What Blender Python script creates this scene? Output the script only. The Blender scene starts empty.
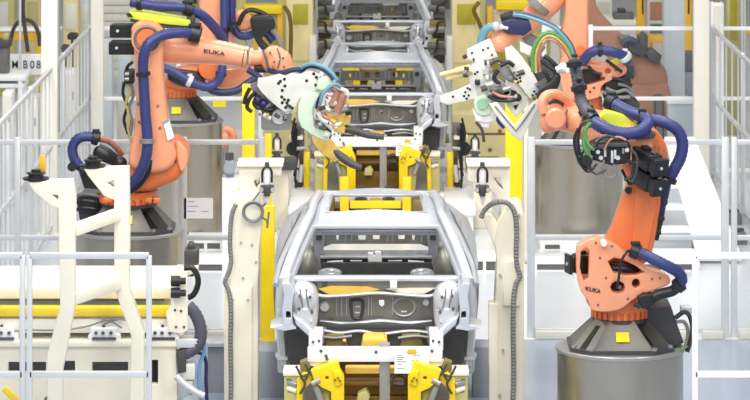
import bpy, bmesh, math
from mathutils import Vector, Matrix, Quaternion
scene = bpy.context.scene
COL = scene.collection
# ---------------------------------------------------------------- site survey
# camera stands on a gantry 6.5 m above the hall floor, X to the right, Y down the line
FOC, VX, HY, EYE = 3600.0, 380.0, -307.0, 6.5
def W(x, y, Y):
    s = FOC / Y
    return Vector(((x - VX) / s, Y, EYE - (y - HY) / s))
def YF(y, z=0.0):                      # distance of the point of height z seen at row y
    return FOC * (EYE - z) / (y - HY)
# ---------------------------------------------------------------- materials
def lin(c):
    r = []
    for v in c:
        v /= 255.0
        r.append(v / 12.92 if v <= 0.04045 else ((v + 0.055) / 1.055) ** 2.4)
    return (r[0], r[1], r[2], 1.0)
def mat(name, rgb, rough=0.5, metal=0.0, var=0.06, scale=6.0, bump=0.0, bscale=60.0, coat=0.0):
    m = bpy.data.materials.new(name); m.use_nodes = True
    nt = m.node_tree; b = nt.nodes['Principled BSDF']
    b.inputs['Roughness'].default_value = rough
    b.inputs['Metallic'].default_value = metal
    if coat: b.inputs['Coat Weight'].default_value = coat
    tc = nt.nodes.new('ShaderNodeTexCoord')
    nz = nt.nodes.new('ShaderNodeTexNoise'); nz.inputs['Scale'].default_value = scale
    nz.inputs['Detail'].default_value = 5.0
    nt.links.new(tc.outputs['Object'], nz.inputs['Vector'])
    mr = nt.nodes.new('ShaderNodeMapRange')
    mr.inputs['From Min'].default_value = 0.3; mr.inputs['From Max'].default_value = 0.7
    mr.inputs['To Min'].default_value = 1.0 - var; mr.inputs['To Max'].default_value = 1.0 + var
    nt.links.new(nz.outputs['Fac'], mr.inputs['Value'])
    hs = nt.nodes.new('ShaderNodeHueSaturation'); hs.inputs['Color'].default_value = lin(rgb)
    nt.links.new(mr.outputs['Result'], hs.inputs['Value'])
    nt.links.new(hs.outputs['Color'], b.inputs['Base Color'])
    if bump:
        n2 = nt.nodes.new('ShaderNodeTexNoise'); n2.inputs['Scale'].default_value = bscale
        nt.links.new(tc.outputs['Object'], n2.inputs['Vector'])
        bp = nt.nodes.new('ShaderNodeBump'); bp.inputs['Strength'].default_value = bump
        bp.inputs['Distance'].default_value = 0.01
        nt.links.new(n2.outputs['Fac'], bp.inputs['Height'])
        nt.links.new(bp.outputs['Normal'], b.inputs['Normal'])
    return m
M = {}
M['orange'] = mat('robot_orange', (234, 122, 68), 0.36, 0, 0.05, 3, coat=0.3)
M['salmon'] = mat('robot_orange_lit', (240, 160, 121), 0.36, 0, 0.05, 3, coat=0.3)  # lighter copy of the robot orange, pale highlight put into the colour
M['dullorange'] = mat('robot_orange_glass_dulled', (176, 124, 98), 0.6, 0, 0.1, 3)  # dulling by the glass in front is mixed into this orange
M['iron'] = mat('cast_iron', (120, 116, 110), 0.5, 0.35, 0.1, 8, 0.2)
M['irondark'] = mat('cast_iron_dark', (74, 72, 70), 0.5, 0.2, 0.1, 8, 0.2)
M['black'] = mat('black_plastic', (30, 30, 33), 0.4, 0, 0.1, 8)
M['char'] = mat('charcoal_enamel', (66, 66, 70), 0.45, 0, 0.08, 5)
M['blue'] = mat('blue_hose_rubber', (50, 58, 112), 0.4, 0, 0.08, 8)
M['navy'] = mat('navy_hose_rubber', (38, 42, 84), 0.4, 0, 0.08, 8)
M['cablegrey'] = mat('grey_conduit', (128, 128, 126), 0.5, 0, 0.1, 9)
M['hosegrey'] = mat('dark_corrugated_hose', (84, 84, 94), 0.5, 0, 0.1, 9)
M['green'] = mat('green_cable', (90, 150, 80), 0.4, 0)
M['palegreen'] = mat('pale_green_enamel', (206, 226, 202), 0.4, 0, 0.04)
M['teal'] = mat('teal_hose', (110, 160, 180), 0.4, 0)
M['skyblue'] = mat('light_blue_hose', (110, 160, 205), 0.4, 0)
M['lime'] = mat('lime_tray_plastic', (206, 218, 70), 0.45, 0, 0.05)
M['yellow'] = mat('yellow_enamel', (250, 216, 12), 0.4, 0, 0.05, 4)
M['amber'] = mat('amber_enamel', (236, 182, 40), 0.45, 0, 0.08, 5)
M['ochre'] = mat('ochre_enamel', (240, 196, 84), 0.45, 0, 0.08, 6)
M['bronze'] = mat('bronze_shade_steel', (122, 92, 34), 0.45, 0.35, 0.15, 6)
M['gold'] = mat('worn_bronze', (220, 180, 92), 0.4, 0.3, 0.15, 12)
M['olive'] = mat('olive_panel', (170, 158, 34), 0.5, 0, 0.08, 4)
M['cream'] = mat('cream_enamel', (246, 239, 218), 0.45, 0, 0.025, 3)
M['beige'] = mat('beige_enamel', (220, 203, 148), 0.5, 0, 0.05, 3)
M['khaki'] = mat('khaki_enamel', (190, 184, 120), 0.5, 0, 0.08, 3)
M['ivory'] = mat('ivory_enamel', (245, 240, 228), 0.5, 0, 0.02, 3)
M['white'] = mat('white_enamel', (246, 246, 246), 0.45, 0, 0.02, 3)
M['offwhite'] = mat('pale_tool_enamel', (224, 224, 216), 0.36, 0.1, 0.05, 9)
M['alu'] = mat('aluminium_profile', (212, 214, 216), 0.4, 0.25, 0.04, 5)
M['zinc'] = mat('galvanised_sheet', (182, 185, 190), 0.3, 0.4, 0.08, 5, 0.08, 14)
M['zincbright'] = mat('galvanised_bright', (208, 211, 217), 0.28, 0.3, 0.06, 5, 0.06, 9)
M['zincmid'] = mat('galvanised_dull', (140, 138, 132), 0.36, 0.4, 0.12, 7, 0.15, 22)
M['zincdark'] = mat('body_sheet_dark', (80, 80, 80), 0.45, 0.25, 0.15, 8)  # plain darker grey for inner panels, slots and holes of the body
M['steel'] = mat('brushed_steel', (168, 167, 165), 0.36, 0.5, 0.06, 4)
M['copper'] = mat('copper_shunt', (178, 128, 112), 0.4, 0.3, 0.2, 20)
M['paper'] = mat('paper', (248, 248, 248), 0.7, 0, 0.01)
M['ink'] = mat('printed_ink', (150, 152, 160), 0.7, 0, 0.02)
M['inkdark'] = mat('dark_lettering', (62, 52, 56), 0.6, 0, 0.02)
M['bluegrey'] = mat('blue_grey_enamel', (196, 206, 212), 0.5, 0, 0.04, 3)
M['greybox'] = mat('grey_cabinet_enamel', (158, 164, 172), 0.5, 0, 0.04, 3)
M['slat'] = mat('shutter_slat', (214, 211, 200), 0.5, 0, 0.05, 3)
M['mudgrey'] = mat('machine_grey', (112, 110, 108), 0.5, 0.2, 0.2, 8)
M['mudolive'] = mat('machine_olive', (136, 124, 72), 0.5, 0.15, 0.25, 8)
M['sticker'] = mat('yellow_sticker', (246, 226, 30), 0.5, 0, 0.02)
M['concrete'] = mat('hall_wall_paint', (238, 236, 228), 0.8, 0, 0.03, 0.6)
# brushed drum steel
def drum_mat():
    m = mat('drum_steel', (176, 170, 158), 0.27, 0.85, 0.05, 2)
    nt = m.node_tree; b = nt.nodes['Principled BSDF']
    tc = nt.nodes.new('ShaderNodeTexCoord'); mp = nt.nodes.new('ShaderNodeMapping')
    mp.inputs['Scale'].default_value = (3, 3, 90)
    nz = nt.nodes.new('ShaderNodeTexNoise'); nz.inputs['Scale'].default_value = 3
    nt.links.new(tc.outputs['Object'], mp.inputs['Vector']); nt.links.new(mp.outputs['Vector'], nz.inputs['Vector'])
    bp = nt.nodes.new('ShaderNodeBump'); bp.inputs['Strength'].default_value = 0.05
    nt.links.new(nz.outputs['Fac'], bp.inputs['Height']); nt.links.new(bp.outputs['Normal'], b.inputs['Normal'])
    return m
M['drum'] = drum_mat()
def pane_mat():
    m = bpy.data.materials.new('acrylic_pane'); m.use_nodes = True
    nt = m.node_tree; nt.nodes.clear()
    o = nt.nodes.new('ShaderNodeOutputMaterial'); mx = nt.nodes.new('ShaderNodeMixShader')
    tr = nt.nodes.new('ShaderNodeBsdfTransparent'); tr.inputs['Color'].default_value = (0.93, 0.935, 0.94, 1)
    m2 = nt.nodes.new('ShaderNodeMixShader')
    gl = nt.nodes.new('ShaderNodeBsdfGlossy'); gl.inputs['Roughness'].default_value = 0.08
    df = nt.nodes.new('ShaderNodeBsdfDiffuse'); df.inputs['Color'].default_value = (0.7, 0.72, 0.74, 1)
    lw = nt.nodes.new('ShaderNodeLayerWeight'); lw.inputs['Blend'].default_value = 0.2
    m2.inputs[0].default_value = 0.6
    nt.links.new(gl.outputs[0], m2.inputs[1]); nt.links.new(df.outputs[0], m2.inputs[2])
    mr = nt.nodes.new('ShaderNodeMapRange'); mr.inputs['To Min'].default_value = 0.05; mr.inputs['To Max'].default_value = 0.5
    nt.links.new(lw.outputs['Facing'], mr.inputs['Value'])
    nt.links.new(mr.outputs[0], mx.inputs[0])
    nt.links.new(tr.outputs[0], mx.inputs[1]); nt.links.new(m2.outputs[0], mx.inputs[2])
    nt.links.new(mx.outputs[0], o.inputs['Surface'])
    return m
M['pane'] = pane_mat()
# ---------------------------------------------------------------- mesh building
def catmull(pts, n=5, closed=False):
    pts = [Vector(p) for p in pts]; N = len(pts); out = []
    rng = range(N) if closed else range(N - 1)
    for i in rng:
        p1, p2 = pts[i], pts[(i + 1) % N]
        p0 = pts[(i - 1) % N] if (closed or i > 0) else p1 * 2 - p2
        p3 = pts[(i + 2) % N] if (closed or i < N - 2) else p2 * 2 - p1
        for k in range(n):
            t = k / n
            out.append(0.5 * ((2 * p1) + (p2 - p0) * t + (2 * p0 - 5 * p1 + 4 * p2 - p3) * t * t + (3 * p1 - p0 - 3 * p2 + p3) * t ** 3))
    if not closed: out.append(pts[-1])
    return out
def curve_mesh(splines, depth, bev):
    cu = bpy.data.curves.new('tmp', 'CURVE'); cu.dimensions = '2D'; cu.fill_mode = 'BOTH'
    cu.extrude = max(depth / 2 - bev, 0.0005); cu.bevel_depth = bev; cu.bevel_resolution = 2; cu.offset = -bev
    for sp in splines:
        s = cu.splines.new('POLY'); s.points.add(len(sp) - 1); s.use_cyclic_u = True
        for p, q in zip(s.points, sp): p.co = (q[0], q[1], 0, 1)
    ob = bpy.data.objects.new('tmp', cu); me = bpy.data.meshes.new_from_object(ob)
    bpy.data.objects.remove(ob); bpy.data.curves.remove(cu)
    return me
class MB:
    def __init__(s): s.bm = bmesh.new()
    def absorb(s, me, f):
        t = bmesh.new(); t.from_mesh(me)
        mp = {}
        for v in t.verts: mp[v] = s.bm.verts.new(f(v.co))
        for fc in t.faces:
            try: s.bm.faces.new([mp[v] for v in fc.verts])
            except ValueError: pass
        t.free(); bpy.data.meshes.remove(me); return s
    # outline in the photo's frame standing at distance Y, 'depth' thick (towards the back)
    def plate(s, outer, Y, depth=0.05, holes=(), bev=0.0, sm=False, tilt=0.0):
        def cv(pl): return [(W(x, y, Y).x, W(x, y, Y).z) for x, y in pl]
        o = cv(outer)
        if sm: o = [tuple(v) for v in catmull([Vector((a, b)) for a, b in o], 5, True)]
        sp = [o] + [cv(h) for h in holes]
        me = curve_mesh(sp, depth, bev)
        yc = Y + depth / 2; z0 = min(p[1] for p in o)
        return s.absorb(me, lambda c: Vector((c.x, yc - c.z + tilt * (c.y - z0), c.y)))
    def rect(s, x0, y0, x1, y1, Y, depth=0.1, bev=0.004):
        a = W(x0, y1, Y); b = W(x1, y0, Y)
        return s.box(((a.x + b.x) / 2, Y + depth / 2, (a.z + b.z) / 2), (b.x - a.x, depth, b.z - a.z), bev)
    def box(s, c, d, bev=0.0, rot=None):
        r = bmesh.ops.create_cube(s.bm, size=1.0); vs = r['verts']
        for v in vs: v.co = Vector((v.co.x * d[0], v.co.y * d[1], v.co.z * d[2]))
        if bev and min(d) > bev * 2.5:
            ed = list({e for v in vs for e in v.link_edges})
            rr = bmesh.ops.bevel(s.bm, geom=ed, offset=bev, segments=2, affect='EDGES', profile=0.5)
            vs = list({v for f in rr['faces'] for v in f.verts} | {v for v in vs if v.is_valid})
        mt = rot.to_matrix() if rot is not None else None
        c = Vector(c)
        for v in vs: v.co = (mt @ v.co if mt else v.co) + c
        return s
    def beam(s, p0, p1, w, h, bev=0.004):      # square bar from p0 to p1
        p0 = Vector(p0); p1 = Vector(p1); d = p1 - p0
        q = d.to_track_quat('Y', 'Z')
        return s.box((p0 + p1) / 2, (w, d.length, h), bev, q)
    def tube(s, pts, r, n=10, sm=6, rib=0.0, pitch=0.03, caps=True, flat=1.0):
        pts = [Vector(p) for p in pts]
        if sm: pts = catmull(pts, sm)
        if rib:                                   # resample evenly for corrugations
            L = [0.0]
            for a, b in zip(pts, pts[1:]): L.append(L[-1] + (b - a).length)
            m = max(int(L[-1] / (pitch / 2)), 4); q = []; j = 0
            for k in range(m + 1):
                t = L[-1] * k / m
                while j < len(L) - 2 and L[j + 1] < t: j += 1
                u = (t - L[j]) / max(L[j + 1] - L[j], 1e-9); q.append(pts[j].lerp(pts[j + 1], u))
            pts = q
        rr = r if isinstance(r, (list, tuple)) else None
        N = len(pts); ups = None; rings = []
        for i, p in enumerate(pts):
            d = (pts[min(i + 1, N - 1)] - pts[max(i - 1, 0)]).normalized()
            if ups is None:
                ups = Vector((0, 0, 1)) if abs(d.z) < 0.9 else Vector((1, 0, 0))
            ups = (ups - d * ups.dot(d)).normalized(); sd = d.cross(ups)
            if rr:
                f = i / (N - 1) * (len(rr) - 1); k = min(int(f), len(rr) - 2); R = rr[k] + (rr[k + 1] - rr[k]) * (f - k)
            else: R = r
            if rib: R *= 1.0 + (rib if i % 2 else -rib)
            rings.append([s.bm.verts.new(p + (sd * math.cos(2 * math.pi * k / n) + ups * flat * math.sin(2 * math.pi * k / n)) * R) for k in range(n)])
        for a, b in zip(rings, rings[1:]):
            for k in range(n): s.bm.faces.new((a[k], a[(k + 1) % n], b[(k + 1) % n], b[k]))
        if caps:
            s.bm.faces.new(rings[0][::-1]); s.bm.faces.new(rings[-1])
        return s
    def cyl(s, p0, p1, r, r2=None, n=24):
        return s.tube([p0, p1], [r, r if r2 is None else r2], n, 0)
    def rev(s, p0, axis, prof, n=32):              # prof: (along, radius) pairs
        p0 = Vector(p0); d = Vector(axis).normalized()
        u = d.orthogonal().normalized(); w = d.cross(u); rings = []
        for t, r in prof:
            rings.append([s.bm.verts.new(p0 + d * t + (u * math.cos(2 * math.pi * k / n) + w * math.sin(2 * math.pi * k / n)) * max(r, 1e-4)) for k in range(n)])
        for a, b in zip(rings, rings[1:]):
            for k in range(n): s.bm.faces.new((a[k], a[(k + 1) % n], b[(k + 1) % n], b[k]))
        s.bm.faces.new(rings[0][::-1]); s.bm.faces.new(rings[-1])
        return s
    def ball(s, c, r, sc=(1, 1, 1), n=18):
        t = bmesh.ops.create_uvsphere(s.bm, u_segments=n, v_segments=n // 2 + 2, radius=r)
        for v in t['verts']: v.co = Vector((v.co.x * sc[0], v.co.y * sc[1], v.co.z * sc[2])) + Vector(c)
        return s
    def grid(s, rows, thick=0.0, skip=()):
        vv = [[s.bm.verts.new(Vector(p)) for p in r] for r in rows]; fs = []
        for i in range(len(vv) - 1):
            for j in range(len(vv[0]) - 1):
                if (i, j) in skip: continue
                fs.append(s.bm.faces.new((vv[i][j], vv[i][j + 1], vv[i + 1][j + 1], vv[i + 1][j])))
        if thick:
            bmesh.ops.recalc_face_normals(s.bm, faces=fs)
            bmesh.ops.solidify(s.bm, geom=fs, thickness=thick)
        return s
    def text(s, txt, c, h, depth=0.004, rotz=0.0, width=None, bold=0.022):
        cu = bpy.data.curves.new('tmp', 'FONT'); cu.body = txt; cu.align_x = 'CENTER'; cu.align_y = 'CENTER'
        cu.size = 1.0; cu.extrude = depth / 2; cu.offset = bold
        ob = bpy.data.objects.new('tmp', cu); me = bpy.data.meshes.new_from_object(ob)
        bpy.data.objects.remove(ob); bpy.data.curves.remove(cu)
        xs = [v.co.x for v in me.vertices]; zs = [v.co.y for v in me.vertices]
        kz = h / (max(zs) - min(zs)); kx = kz if width is None else width / (max(xs) - min(xs))
        c = Vector(c); ca, sa = math.cos(rotz), math.sin(rotz); mz = (max(zs) + min(zs)) / 2; mx = (max(xs) + min(xs)) / 2
        def f(v):
            x = (v.x - mx) * kx; z = (v.y - mz) * kz
            return Vector((c.x + x * ca - z * sa, c.y - v.z, c.z + x * sa + z * ca))
        return s.absorb(me, f)
ORG = {}
def tag(o, label=None, cat=None, group=None, kind=None):
    if label: o['label'] = label
    if cat: o['category'] = cat
    if group: o['group'] = group
    if kind: o['kind'] = kind
    return o
def thing(name, loc, label, cat, group=None):
    o = bpy.data.objects.new(name, None); COL.objects.link(o)
    o.empty_display_size = 0.1; o.location = loc; ORG[o] = Vector(loc)
    return tag(o, label, cat, group)
def obj(name, mb, m, parent=None, label=None, flat=False):
    me = bpy.data.meshes.new(name)
    bmesh.ops.remove_doubles(mb.bm, verts=mb.bm.verts, dist=1e-6)
    bmesh.ops.recalc_face_normals(mb.bm, faces=mb.bm.faces)
    if parent is not None:
        org = ORG[parent]
    else:
        vs = mb.bm.verts; n = len(vs)
        org = Vector((sum(v.co.x for v in vs) / n, sum(v.co.y for v in vs) / n, min(v.co.z for v in vs)))
    for v in mb.bm.verts: v.co -= org
    mb.bm.to_mesh(me); mb.bm.free()
    if not flat:
        me.shade_smooth(); me.set_sharp_from_angle(angle=math.radians(35))
    me.materials.append(M[m] if isinstance(m, str) else m)
    o = bpy.data.objects.new(name, me); COL.objects.link(o); ORG[o] = org
    if parent is not None: o.parent = parent
    else: o.location = org
    if label: o['label'] = label
    return o
def copy_tree(o, parent=None):
    c = o.copy(); COL.objects.link(c)
    if parent is not None: c.parent = parent
    for ch in list(o.children): copy_tree(ch, c)
    return c
def wp(l, Y): return [W(a[0], a[1], Y + (a[2] if len(a) > 2 else 0.0)) for a in l]
# ================================================================ the setting
def floor_mat():
    m = mat('hall_floor', (236, 238, 240), 0.22, 0, 0.02, 0.5)
    nt = m.node_tree; b = nt.nodes['Principled BSDF']; hs = nt.nodes['Hue/Saturation/Value']
    tc = nt.nodes.new('ShaderNodeTexCoord'); sx = nt.nodes.new('ShaderNodeSeparateXYZ')
    nt.links.new(tc.outputs['Object'], sx.inputs[0])
    cmp_ = nt.nodes.new('ShaderNodeMath'); cmp_.operation = 'LESS_THAN'; cmp_.inputs[1].default_value = 36.2
    nt.links.new(sx.outputs['Y'], cmp_.inputs[0])
    mx = nt.nodes.new('ShaderNodeMix'); mx.data_type = 'RGBA'
    mx.inputs['A'].default_value = lin((224, 228, 234)); mx.inputs['B'].default_value = lin((158, 170, 188))
    nt.links.new(cmp_.outputs[0], mx.inputs['Factor']); nt.links.new(mx.outputs['Result'], hs.inputs['Color'])
    return m
M['floor'] = floor_mat()
f = MB(); f.box((0, 55, -0.1), (44, 74, 0.2)); o = obj('floor', f, 'floor'); o.location = (0, 0, 0)
me = o.data
for v in me.vertices: v.co += ORG[o]
tag(o, kind='structure')
b = MB(); b.box((0, 91.5, 6), (44, 0.2, 12)); tag(obj('wall_back', b, 'concrete'), kind='structure')
# hall columns
def column(name, x0, x1, yb, top, m, label, group=None):
    Y = YF(yb); a = W(x0, yb, Y); c = W(x1, yb, Y); w = c.x - a.x
    r = thing(name, ((a.x + c.x) / 2, Y + w / 2, 0), label, 'column', group)
    k = MB(); k.box(((a.x + c.x) / 2, Y + w / 2, top / 2), (w, w, top), 0.012); obj('shaft', k, m, r)
    k = MB(); k.box(((a.x + c.x) / 2, Y + w / 2, 0.015), (w + 0.12, w + 0.12, 0.03), 0.004)
    for sx in (-1, 1):
        for sy in (-1, 1): k.cyl(((a.x + c.x) / 2 + sx * (w / 2 + .03), Y + w / 2 + sy * (w / 2 + .03), 0.03), ((a.x + c.x) / 2 + sx * (w / 2 + .03), Y + w / 2 + sy * (w / 2 + .03), 0.05), 0.012, n=8)
    obj('base_plate', k, m, r); return r
column('hall_column', 41, 57, 236, 5.2, 'ivory', 'thick ivory column nearest the white MB08 plate, half covering its end')
column('hall_column', 90.5, 103, 180, 5.2, 'ivory', 'slim ivory column behind the black motors of the big left orange robot')
column('hall_column', 694, 709.5, 187, 5.2, 'ivory', 'thick ivory column by the railing corner on the right side')
column('hall_column', 664, 685, 142, 5.2, 'bluegrey', 'pale blue grey column behind glass next to the brownish robot')
# ---------------------------------------------------------------- fences
def fence(name, A, B, ztop, zmids, zbot, posts, label, pane=True, m='alu', pale=0, pw=0.06, group=None, cap=0.05):
    A = Vector(A); B = Vector(B); d = (B - A)
    r = thing(name, (A.x, A.y, 0), label, 'fence', group)
    def at(t, z): return Vector((A.x + d.x * t, A.y + d.y * t, z))
    for t in posts:
        k = MB(); k.beam(at(t, 0), at(t, ztop + cap), pw, pw, 0.006); obj('post', k, m, r)
    n = 0
    for z in [ztop] + list(zmids) + [zbot]:
        k = MB(); k.beam(at(0, z), at(1, z), 0.045, 0.05, 0.005); obj('rail', k, m, r)
    if pane:
        lv = sorted([zbot] + list(zmids) + [ztop])
        for t0, t1 in zip(posts, posts[1:]):
            for z0, z1 in zip(lv, lv[1:]):
                k = MB(); p = [at(t0, z0), at(t1, z0), at(t1, z1), at(t0, z1)]
                nrm = Vector((d.y, -d.x, 0)).normalized() * 0.004
                k.grid([[p[0] + nrm, p[1] + nrm], [p[3] + nrm, p[2] + nrm]]); obj('pane', k, 'pane', r)
    for i in range(pale):
        t = (i + 0.5) / pale; k = MB(); k.beam(at(t, zbot), at(t, ztop), 0.018, 0.03, 0.0); obj('pale', k, m, r)
    return r
FY = 36.36
xa = lambda px, Y: (px - VX) * Y / FOC
fence('safety_fence', (xa(-60, FY), FY, 0), (xa(175, FY), FY, 0), 1.965, [1.0], 0.06, [0.0, 0.33, 0.667, 1.0], 'clear panelled fence running behind the big left orange robot')
fence('safety_fence', (xa(184, FY), FY, 0), (xa(262, FY), FY, 0), 1.965, [1.0], 0.06, [0.0, 1.0], 'short clear fence panel with white paper beside left cream stand')
fence('safety_fence', (xa(531, FY), FY, 0), (xa(725, FY), FY, 0), 1.965, [1.0], 0.06, [0.0, 1.0], 'clear panelled fence crossing behind the large right front robot', pw=0.075)
fence('safety_fence', (xa(734, FY), FY, 0), (xa(860, FY), FY, 0), 1.965, [1.0], 0.06, [0.0, 1.0], 'clear fence panel running out of frame under the white steps at right', pw=0.06)
NY = 28.8
fence('guard_screen', (xa(-75, NY), NY, 0), (xa(22.5, NY), NY, 0), 2.0, [1.05], 0.1, [0.0, 1.0], 'grey framed clear screen cut off by the left picture edge', pw=0.045, cap=0.0)
fence('guard_screen', (xa(29.5, NY), NY, 0), (xa(149, NY), NY, 0), 2.0, [1.05], 0.1, [0.0, 1.0], 'grey framed clear screen in front of the white bent posts', pw=0.045, cap=0.0)
fence('guard_screen', (xa(695, NY), NY, 0), (xa(790, NY), NY, 0), 2.0, [1.05], 0.1, [0.0, 1.0], 'white framed clear screen in the lower right corner', pw=0.045, cap=0.0, m='white')
BY = 48.3
for i, (x0, x1) in enumerate(((535, 693), (188, 258), (701, 722), (738, 800))):
    k = MB(); k.box(((xa(x0, FY) + xa(x1, FY)) / 2, FY - .12, .04), (xa(x1, FY) - xa(x0, FY), .1, .08), .006); tag(obj('trim_%d' % (i + 1), k, 'slat'), kind='structure')
fence('railing', (-3.98, 37.0, 0), (-3.9, BY, 0), 2.0, [1.07], 0.1, [0.0, 0.33, 0.67, 1.0], 'white paled railing running back along the left aisle', False, 'alu', 24, 0.05)
fence('railing', (4.56, 37.0, 0), (4.46, BY, 0), 2.0, [1.07], 0.1, [0.0, 0.33, 0.67, 1.0], 'white paled railing running back along the right aisle', False, 'alu', 16, 0.05)
fence('cross_fence', (-3.80, BY, 0), (-1.6, BY, 0), 2.0, [1.06], 0.1, [0.0, 0.5, 1.0], 'white fence crossing behind the rear left robot', True, 'white', 0, 0.06)
fence('cross_fence', (2.2, BY, 0), (4.36, BY, 0), 2.0, [1.06], 0.1, [0.0, 0.29, 1.0], 'white glazed fence in front of the brownish robot', True, 'white', 0, 0.06)
fence('cross_fence', (4.58, BY, 0), (7.0, BY, 0), 2.0, [1.06], 0.1, [0.0, 1.0], 'white fence at the far right beyond the aisle railing', True, 'white', 0, 0.06)
# paper on the glass
def sheet(name, x0, y0, x1, y1, Y, label, cat, lines, title=True, clip=False):
    a = W(x0, y1, Y); b_ = W(x1, y0, Y)
    r = thing(name, ((a.x + b_.x) / 2, Y, a.z), label, cat)
    k = MB(); k.box(((a.x + b_.x) / 2, Y + 0.002, (a.z + b_.z) / 2), (b_.x - a.x, 0.004, b_.z - a.z)); obj('paper', k, 'paper', r)
    k = MB(); h = b_.z - a.z; w = b_.x - a.x
    for i, (u0, u1, v) in enumerate(lines):
        k.box((a.x + w * (u0 + u1) / 2, Y - 0.001, a.z + h * v), (w * (u1 - u0), 0.002, h * 0.03))
    obj('print', k, 'ink', r)
    if clip:
        k = MB(); k.box(((a.x + b_.x) / 2, Y - 0.003, b_.z - 0.012), (0.07, 0.012, 0.04), 0.003); obj('clip', k, 'amber', r)
    return r
sheet('paper_notice', 184, 198, 213, 218.5, FY - 0.03, 'white paper notice taped to the clear fence beside the left drum', 'notice', [(.12, .35, .82), (.12, .5, .6), (.6, .85, .35), (.12, .4, .35)])
# low cabinets and kerbs on the front floor
k = MB(); k.rect(258, 351, 284, 420, 33.2, 0.5, 0.01); o = obj('low_cabinet', k, 'greybox'); tag(o, 'low grey cabinet on the floor left of the nearest car body', 'cabinet')
r = thing('low_cabinet', W(220, 403, 33.4), 'pale framed grey cabinet on the floor left of the left cream stand', 'cabinet')
k = MB(); k.plate([(204, 343), (236, 343), (236, 420), (204, 420)], 33.4, 0.35, [[(208, 347), (232, 347), (232, 420), (208, 420)]], 0.004); obj('frame', k, 'zincbright', r)
k = MB(); k.rect(207.5, 346.5, 232.5, 420, 33.43, 0.3, 0.0); obj('door', k, 'greybox', r)
k = MB(); k.rect(473, 347, 499, 420, 33.2, 0.4, 0.01); tag(obj('low_cabinet', k, 'greybox'), 'low grey cabinet on the floor right of the nearest car body', 'cabinet')
# white floor ducts with dark slots crossing behind the fence
def duct(x0, x1, yb, yt, label, slots):
    Y = YF(yb); a = W(x0, yb, Y); c = W(x1, yt, Y)
    r = thing('floor_duct', ((a.x + c.x) / 2, Y, 0), label, 'duct')
    k = MB(); hs = [[(u0, yt + (yb - yt) * .25), (u1, yt + (yb - yt) * .25), (u1, yb - (yb - yt) * .1), (u0, yb - (yb - yt) * .1)] for u0, u1 in slots]
    k.plate([(x0, yt), (x1, yt), (x1, yb), (x0, yb)], Y, 0.03, hs, 0.002); obj('front_plate', k, 'white', r)
    k = MB(); k.box(((a.x + c.x) / 2, Y + 0.38, c.z / 2 + 0.005), (c.x - a.x, 0.6, c.z - 0.01), 0.004); obj('cover', k, 'white', r)
    k = MB(); k.box(((a.x + c.x) / 2, Y + 0.055, c.z / 2), (c.x - a.x - .02, 0.03, c.z - 0.02)); obj('slot_liner', k, 'mudgrey', r)
    return r
duct(470, 520, 272, 258, 'low white duct with dark slots right of nearest car body', [(473, 483), (486, 497), (500, 511)])
duct(534, 700, 271, 262, 'long low white duct on floor behind large right front robot', [(537, 575), (640, 662), (668, 692)])
duct(192, 246, 272, 262, 'low white duct on floor behind left cream stand', [(196, 222)])
duct(186, 226, 250, 241, 'short low white duct on floor behind the paper notice', [(190, 204), (207, 220)])
duct(540, 640, 250, 243, 'white floor duct farthest back below the clear fence', [(545, 560), (600, 625)])
# white stairs at right
r = thing('steps', (3.35, 43.0, 0), 'white steps with a broad plate beside the right front robot arm', 'steps')
Ys = 41.2
for i, yy in enumerate((230, 214, 198, 181, 166)):
    k = MB(); a = W(660, yy, Ys + i * 0.28); b_ = W(700, yy, Ys + i * 0.28)
    z = 0.1 + i * 0.2
    k.box(((a.x + b_.x) / 2 - .05, Ys + i * .42, z), (b_.x - a.x + .1, 0.30, 0.05), 0.006); obj('tread', k, 'white', r)
k = MB(); k.grid([[(3.62, Ys - .2, 0.03), (4.12, Ys - .2, 0.03)], [(3.42, Ys + 2.1, 1.12), (3.78, Ys + 2.1, 1.12)]], 0.05); obj('side_plate', k, 'white', r)
k = MB()
for i in range(5): k.beam((3.0, Ys + i * .42, 0), (3.0, Ys + i * .42, 0.08 + i * .2), 0.05, 0.05, 0)
obj('stringer', k, 'alu', r)
for i, (px, py, Y) in enumerate(((712, 196, 44.2), (716, 209, 42.6), (706, 218, 41.9))):
    k = MB(); c = W(px, py, Y); c.z = 0
    rr = thing('cable_tray', c, ['grey cable tray on floor behind right railing, topmost of three', 'grey cable tray on floor by right railing, middle of three', 'grey cable tray on floor by right railing, lowest of three'][i], 'cable tray')
    k.box((c.x + .1, c.y, 0.06), (0.5, 0.4, 0.12), 0.01); obj('trough', k, 'mudgrey', rr)
    k = MB(); k.tube([(c.x - .15, c.y - .1, .13), (c.x, c.y, .17), (c.x + .15, c.y - .05, .14), (c.x + .32, c.y + .1, .13)], .03, 8); obj('cable', k, 'char', rr)
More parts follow.
